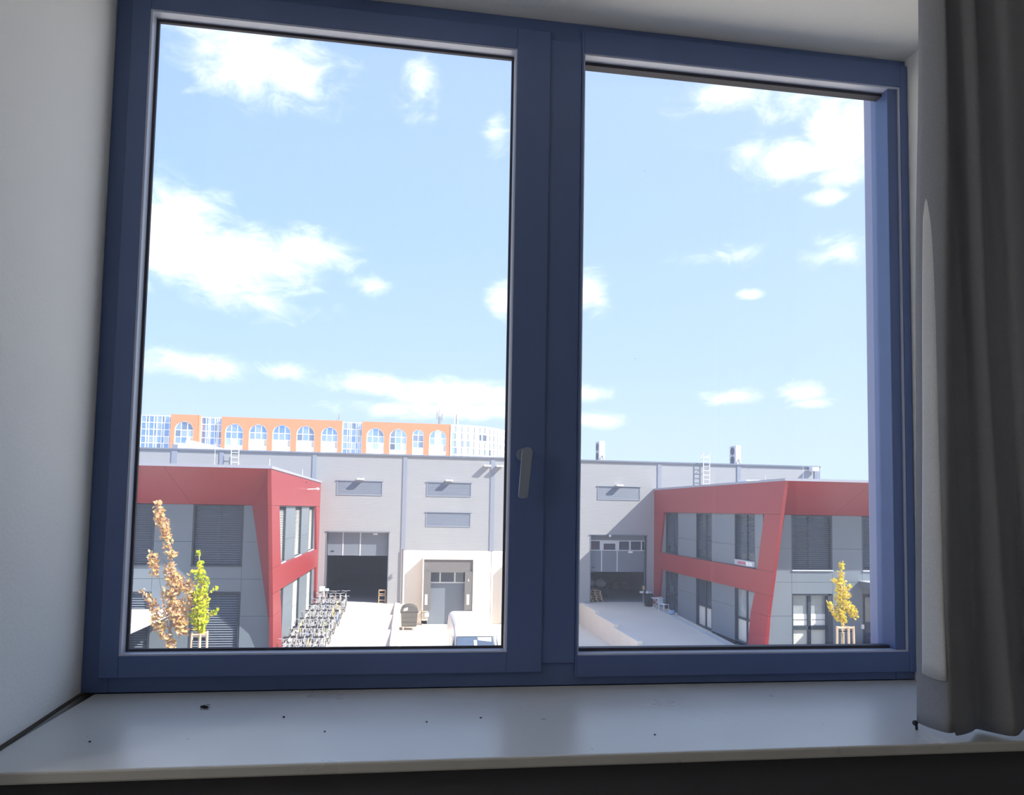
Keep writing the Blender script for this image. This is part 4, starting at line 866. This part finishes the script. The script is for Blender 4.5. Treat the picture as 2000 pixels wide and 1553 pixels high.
for r, Y in enumerate(rows_):
    for k in range(6):
        col = special.get((r, k), 'silver')
        b = protos[col] if col not in used else copy_tree(protos[col]); used.add(col)
        y = Y+(.16 if k % 2 else -.16)+rng.uniform(-.05,.05); lift = .0
        b.location = (-5.08+.295*k+rng.uniform(-.02,.02), y, zr(y)-.0+lift); b.rotation_euler = (.043, rng.uniform(-.05,.05), rng.uniform(-.08,.08)+(math.pi if (k % 2) else 0))
        pos = ['first','second','third','fourth','fifth','sixth'][k]
        tag(b, col+' bicycle, '+pos+' from the red wall '+where[r], 'bicycle', ('silver' if col == 'silver' else 'coloured')+' bicycles in the packed rows')

# ------------------------------------------------------------------ young trees and their stakes
def leaf_cloud(mb, segs, size):
    for (p, q, rad, cnt) in segs:
        p = Vector(p); q = Vector(q)
        for _ in range(cnt):
            t = rng.random(); d = Vector((rng.gauss(0,1), rng.gauss(0,1), rng.gauss(0,.8))); d = d.normalized()*rad*(rng.random()**.5)
            o = p.lerp(q, t)+d
            n = Vector((rng.gauss(.3,1), rng.gauss(-.5,1), rng.gauss(.5,1))).normalized(); u = n.orthogonal().normalized(); u.rotate(Matrix.Rotation(rng.uniform(0,6.28), 3, n)); w_ = n.cross(u); s_ = size*rng.uniform(.7,1.35)
            mb.add([o-u*s_*.6, o+w_*s_*.42+n*s_*.12-u*s_*.1, o+u*s_*.6, o-w_*s_*.42+n*s_*.12-u*s_*.1], [(0,1,2),(0,2,3)])
def tree(name, lab, loc, trunk, branches, clouds, size, leaf, bark, leaf2=None):
    t = thing(name, lab, 'tree', loc, 'young trees in the yard')
    MB().path(trunk, .045, 7, .012).build('trunk', bark, t, smooth=True)
    for br in branches: MB().path(br, .014, 5, .004).build('branch', bark, t)
    m1 = MB(); m2 = MB()
    for s in clouds:
        cnt = int(s[3]*1.45); k = int(cnt*(.3 if leaf2 else 0)); leaf_cloud(m1, [(s[0],s[1],s[2],cnt-k)], size)
        if k: leaf_cloud(m2, [(s[0],s[1],s[2],k)], size)
    stuff(m1.build('foliage', leaf, t, recalc=False))
    if leaf2: stuff(m2.build('pale_foliage', leaf2, t, recalc=False))
    return t
zg = zr(26)
def W(x, z, y=0): return (x, y, z-zg)      # local helper: height above this tree's ground
# brown tree: slim bent spire over a wider body
X0 = -7.9
def B(x, z, y=0): return (x-X0, y, z-zg)
tree('withered_tree', 'slim young tree with withered brown leaves at the left', (X0, 26, zg),
    [B(-7.9,zg),B(-7.92,-4.9),B(-7.9,-3.6,.05),B(-7.93,-2.6),B(-8.05,-1.6),B(-8.18,-.9),B(-8.38,-.3),B(-8.5,.0)],
    [[B(-7.92,-4.4),B(-8.25,-3.2,.2),B(-8.5,-2.0,.1)],[B(-7.92,-4.0),B(-7.5,-3.3,-.2),B(-7.25,-2.5,-.1)],[B(-7.9,-4.6),B(-8.4,-3.9,-.1),B(-8.75,-3.0,-.1)],[B(-7.9,-3.8),B(-7.55,-4.0,.2),B(-7.3,-3.5,.1)],[B(-8.0,-2.2),B(-8.3,-1.9,.1),B(-8.5,-1.5,.1)]],
    [(B(-8.5,.05),B(-8.45,-.05),.10,14),(B(-8.48,-.2),B(-8.3,-.7),.22,110),(B(-8.3,-.7),B(-8.1,-1.3),.19,80),(B(-8.3,-.75),B(-8.35,-.85),.16,12),(B(-8.1,-1.3),B(-8.0,-1.9),.17,36),(B(-7.85,-1.7),B(-7.85,-1.75),.12,10),
     (B(-8.6,-1.7),B(-8.45,-2.4),.19,70),(B(-8.0,-2.1),B(-7.85,-2.9),.26,90),(B(-7.9,-2.5),B(-7.4,-2.9),.26,80),(B(-7.35,-2.5),B(-7.2,-3.6),.2,70),(B(-7.95,-2.9),B(-7.8,-3.9),.34,150),(B(-7.6,-3.3),B(-7.5,-4.2),.25,90),
     (B(-8.85,-3.0),B(-8.5,-3.4),.16,24),(B(-8.5,-3.3),B(-8.35,-4.2),.2,60),(B(-8.3,-3.9),B(-8.0,-4.6),.24,60),(B(-7.7,-3.9),B(-7.5,-4.4),.25,80),(B(-7.9,-4.4),B(-7.85,-5.0),.15,26)],
    .125, 'leafbrown', 'bark', 'leafgold')
X0 = -6.98
tree('yellow_green_tree', 'small lime green young tree tied to stakes beside the withered one', (X0, 26, zg),
    [B(-6.95,zg),B(-6.95,-4.6),B(-6.95,-3.5),B(-6.98,-2.6),B(-7.05,-2.0),B(-7.1,-1.65)],
    [[B(-6.95,-4.0),B(-6.6,-3.7,.1),B(-6.4,-3.55,.1)],[B(-6.96,-3.4),B(-6.7,-3.0,.1),B(-6.5,-2.85,.1)],[B(-6.95,-4.2),B(-7.2,-3.9,-.1),B(-7.35,-3.7,-.1)],[B(-6.97,-3.0),B(-7.2,-2.6,.1),B(-7.25,-2.35,.1)]],
    [(B(-7.1,-1.66),B(-7.1,-1.7),.09,14),(B(-7.07,-2.0),B(-7.0,-2.3),.13,26),(B(-7.22,-2.25),B(-7.2,-2.35),.09,10),(B(-7.0,-2.3),B(-6.95,-3.2),.2,110),(B(-6.82,-2.45),B(-6.8,-2.8),.09,14),(B(-6.95,-3.1),B(-6.95,-4.1),.3,260),(B(-6.6,-3.75),B(-6.35,-3.55),.09,22),(B(-6.6,-2.95),B(-6.48,-2.85),.06,6),(B(-7.2,-3.7),B(-7.1,-4.0),.2,50),(B(-6.95,-4.0),B(-6.93,-4.35),.18,60)],
    .11, 'leaflime', 'barkpale', 'leafyellow')
zg = zr(26.5); X0 = 17.04
tree('yellow_tree', 'small yellow young tree tied to stakes before the right building', (X0, 26.5, zg),
    [B(17.02,zg),B(17.03,-4.3),B(17.05,-3.5),B(17.02,-2.8),B(17.02,-1.9)],
    [[B(17.03,-3.9),B(17.4,-3.7,.1),B(17.62,-3.6,.1)],[B(17.03,-4.1),B(16.75,-3.9,-.1),B(16.5,-3.5,-.1)],[B(17.03,-3.3),B(17.25,-2.95,.1),B(17.4,-2.75,.1)],[B(17.02,-2.9),B(16.8,-2.7,.1),B(16.65,-2.55,.1)]],
    [(B(17.03,-1.85),B(17.02,-2.15),.11,36),(B(17.0,-2.2),B(17.0,-2.7),.14,50),(B(16.9,-2.65),B(16.63,-2.52),.09,26),(B(17.0,-2.7),B(17.1,-3.4),.24,150),(B(17.2,-2.95),B(17.42,-2.75),.09,24),(B(17.25,-3.1),B(17.4,-3.2),.12,24),(B(16.95,-3.2),B(17.05,-3.9),.24,140),(B(17.2,-3.5),B(17.6,-3.95),.2,120),(B(16.5,-3.4),B(16.6,-3.75),.11,36),(B(16.65,-3.8),B(16.95,-4.1),.12,50),(B(17.05,-3.9),B(17.1,-4.25),.16,50),(B(17.5,-3.6),B(17.62,-3.9),.12,30)],
    .105, 'leafyellow', 'barkpale', 'leafgold')
def stakes(x, y, ztop, w_, lab):
    g_ = zr(y); t = thing('tree_stakes', lab, 'stakes', (x, y, g_)); h_ = ztop-g_
    pts = [(-w_/2,-.15),(w_/2*.55,.25),(w_/2,-.2),(w_*.1,-.28)]
    for px, py in pts: MB().tube((px*1.12,py*1.12,0),(px,py,h_),.042,8).build('post', 'wood', t)
    for a, b in ((0,2),(0,1),(1,2)):
        MB().tube((*pts[a],h_-.06),(*pts[b],h_-.06),.04,6).build('crossbar', 'wood', t)
    MB().path([(*pts[0],h_-.2),(0,0,h_-.22),(*pts[2],h_-.2)], .022, 5).path([(*pts[1],h_-.2),(0,0,h_-.22)], .022, 5).build('strap', 'strap', t)
stakes(-6.92,26.05,-4.36,.5,'wooden stake frame around the lime green tree'); stakes(17.06,26.5,-4.33,.66,'wooden stake frame around the yellow tree')
t = thing('tree_stake', 'pale single stake beside the withered brown tree', 'stake', (-8.02, 26, zr(26))); MB().tube((0,0,0),(.02,0,2.2),.045,8).build('post', 'wood', t); MB().path([(.0,0,1.9),(.06,0,1.92)], .015, 5).build('tie', 'strap', t)

# ------------------------------------------------------------------ things at the hall doors
ch = thing('wooden_chair', 'wooden chair standing in the left hall doorway', 'chair', (-1.53, 46.35, -5.985))
for x in (-.2,.2): MB().box(x-.025,x+.025,-.22,-.18,0,.82).build('leg', 'palletwood', ch); MB().box(x-.025,x+.025,.17,.21,0,.44).build('leg', 'palletwood', ch)
MB().box(-.23,.23,-.22,.23,.44,.48).build('seat', 'palletwood', ch); MB().box(-.23,.23,-.22,-.18,.76,.84).box(-.23,.23,-.22,-.18,.55,.6).build('backrest', 'palletwood', ch); MB().box(-.2,.2,-.21,-.19,.16,.2).build('stretcher', 'palletwood', ch)
sp_ = thing('service_post', 'pale post with a white box at the corner of the left hall door', 'post', (-5.0, 45.2, zr(45.2)))
MB().tube((0,0,0),(0,0,.95),.06,8).build('pole', 'concrete', sp_); MB().box(-.26,.05,-.12,.1,.9,1.18).build('box', 'white', sp_, bevel=.02); MB().box(.08,.3,-.08,.08,.92,1.06).build('small_box', 'aluminium', sp_)
bo_ = thing('bollard', 'thin pale post beside the right hall doorway', 'post', (15.5, 46.15, -6.0))
MB().tube((0,0,0),(0,0,1.15),.05,8).build('pole', 'mast', bo_); MB().box(-.08,.08,-.07,.07,.88,1.12).build('cap', 'palletwood', bo_); MB().box(-.3,-.05,-.1,-.08,.66,.8).build('notice', 'white', bo_)
def pallet(x, y, z, rz, lab):
    t = thing('pallet', lab, 'pallet', (x, y, z), 'pallets in the right hall doorway', rz)
    for yy in (-.5,-.25,0,.25,.5): MB().box(-.4,.4,yy-.055,yy+.055,.122,.144).build('deck_board', 'palletwood', t)
    for xx in (-.35,0,.35):
        MB().box(xx-.05,xx+.05,-.6,.6,0,.022).build('bottom_board', 'palletwood', t); MB().box(xx-.05,xx+.05,-.6,.6,.1,.122).build('stringer', 'palletwood', t)
        for yy in (-.5,0,.5): MB().box(xx-.05,xx+.05,yy-.07,yy+.07,.022,.1).build('block', 'palletwood', t)
nm = ['lowest pallet of the stack in the right hall doorway','second pallet from the floor in the doorway stack','third pallet from the floor in the doorway stack','fourth pallet from the floor in the doorway stack','topmost pallet of the stack in the right hall doorway']
for k in range(5): pallet(12.52-.03*k, 47.3+.05*k, -6.0+.145*k, .04*((-1)**k), nm[k])
cr = thing('dark_crate', 'dark crate carrying white sacks inside the right hall', 'crate', (13.3, 50, -6.0))
MB().box(-.7,.7,-.45,.45,0,.62).build('body', 'dark', cr); 
for x in (-.5,0,.5): MB().box(x-.05,x+.05,-.47,-.45,.02,.6).build('batten', 'dark', cr)
for k, (x, z, rx, rz_, lab) in enumerate(((12.85,-5.38,.34,.3,'white sack on the left of the dark crate'),(13.6,-5.38,.4,.28,'larger white sack on the right of the dark crate'))):
    t = thing('sack', lab, 'sack', (x, 50, z)); MB().ball((0,0,rz_),rx,.34,rz_,12,8,.18).build('body', 'bag', t, smooth=True); MB().ball((.06,0,rz_*2),.07,.07,.1,8,6,.2).build('tied_neck', 'bag', t, smooth=True)
for k, (x, lab) in enumerate(((15.85,'left orange crate deep inside the right hall'),(16.55,'right orange crate deep inside the right hall'))):
    t = thing('orange_crate', lab, 'crate', (x, 54, -6.0), 'orange crates in the hall'); MB().box(-.3,.3,-.3,.3,.02,.56).build('body', 'orange', t)
    for z in (.02,.28,.52): MB().box(-.32,.32,-.33,-.3,z,z+.06).build('rim', 'orange', t)
# clutter along the wall right of the door
wb = thing('wheelie_bin', 'small dark bin heaped with white bags beside the right door', 'bin', (15.42, 44.9, zr(44.9)))
MB().loft([[(-.2,-.2,.05),(.2,-.2,.05),(.2,.2,.05),(-.2,.2,.05)],[(-.25,-.25,.75),(.25,-.25,.75),(.25,.25,.75),(-.25,.25,.75)]]).build('body', 'dark', wb); MB().box(-.27,.27,-.27,.27,.75,.79).build('rim', 'dark', wb)
for x in (-.15,.15): MB().torus((x,.2,.08),.06,.025,'X',12,5).build('wheel', 'tyre', wb)
for x, y, r, lab in ((-.10,-.06,.13,'larger white bag heaped on the small dark bin'),(.15,.06,.08,'smaller white bag heaped on the small dark bin')):
    t = thing('white_bag', lab, 'bag', (15.42+x, 44.9+y, zr(44.9)+.79)); MB().ball((0,0,r*.75),r,r,r*.75,9,7,.2).build('body', 'bag', t, smooth=True); MB().ball((0,0,r*1.5),.03,.03,.05,6,5).build('tied_neck', 'bag', t)
tb = thing('folding_table', 'small white folding table by the right building', 'table', (15.72, 44.05, zr(44.05)))
MB().box(-.35,.35,-.28,.28,.66,.69).build('tabletop', 'white', tb, bevel=.005)
for y in (-.22,.22):
    MB().tube((-.28,y,0),(.28,y,.66),.015,6).build('leg', 'steel', tb); MB().tube((.28,y,0),(-.28,y,.66),.015,6).build('leg', 'steel', tb)
wc_ = thing('garden_chair', 'white garden chair beside the folding table', 'chair', (15.78, 43.1, zr(43.1)), rz=.5)
for x in (-.2,.2):
    for y in (-.2,.2): MB().tube((x*1.15,y*1.15,0),(x,y,.44),.02,6).build('leg', 'white', wc_)
MB().box(-.24,.24,-.24,.24,.43,.46).build('seat', 'white', wc_, bevel=.01); MB().prism([(-.24,.22,.46),(.24,.22,.46),(.2,.34,.86),(-.2,.34,.86)], (0,.025,0)).build('backrest', 'white', wc_)
t = thing('blue_sack', 'pale blue bag lying at the foot of the right building', 'bag', (15.85, 41.9, zr(41.9)+.05)); MB().ball((0,0,.12),.22,.2,.13,10,7,.25).build('body', 'bluebag', t, smooth=True); MB().ball((.12,0,.22),.05,.05,.06,7,5).build('tied_neck', 'bluebag', t)
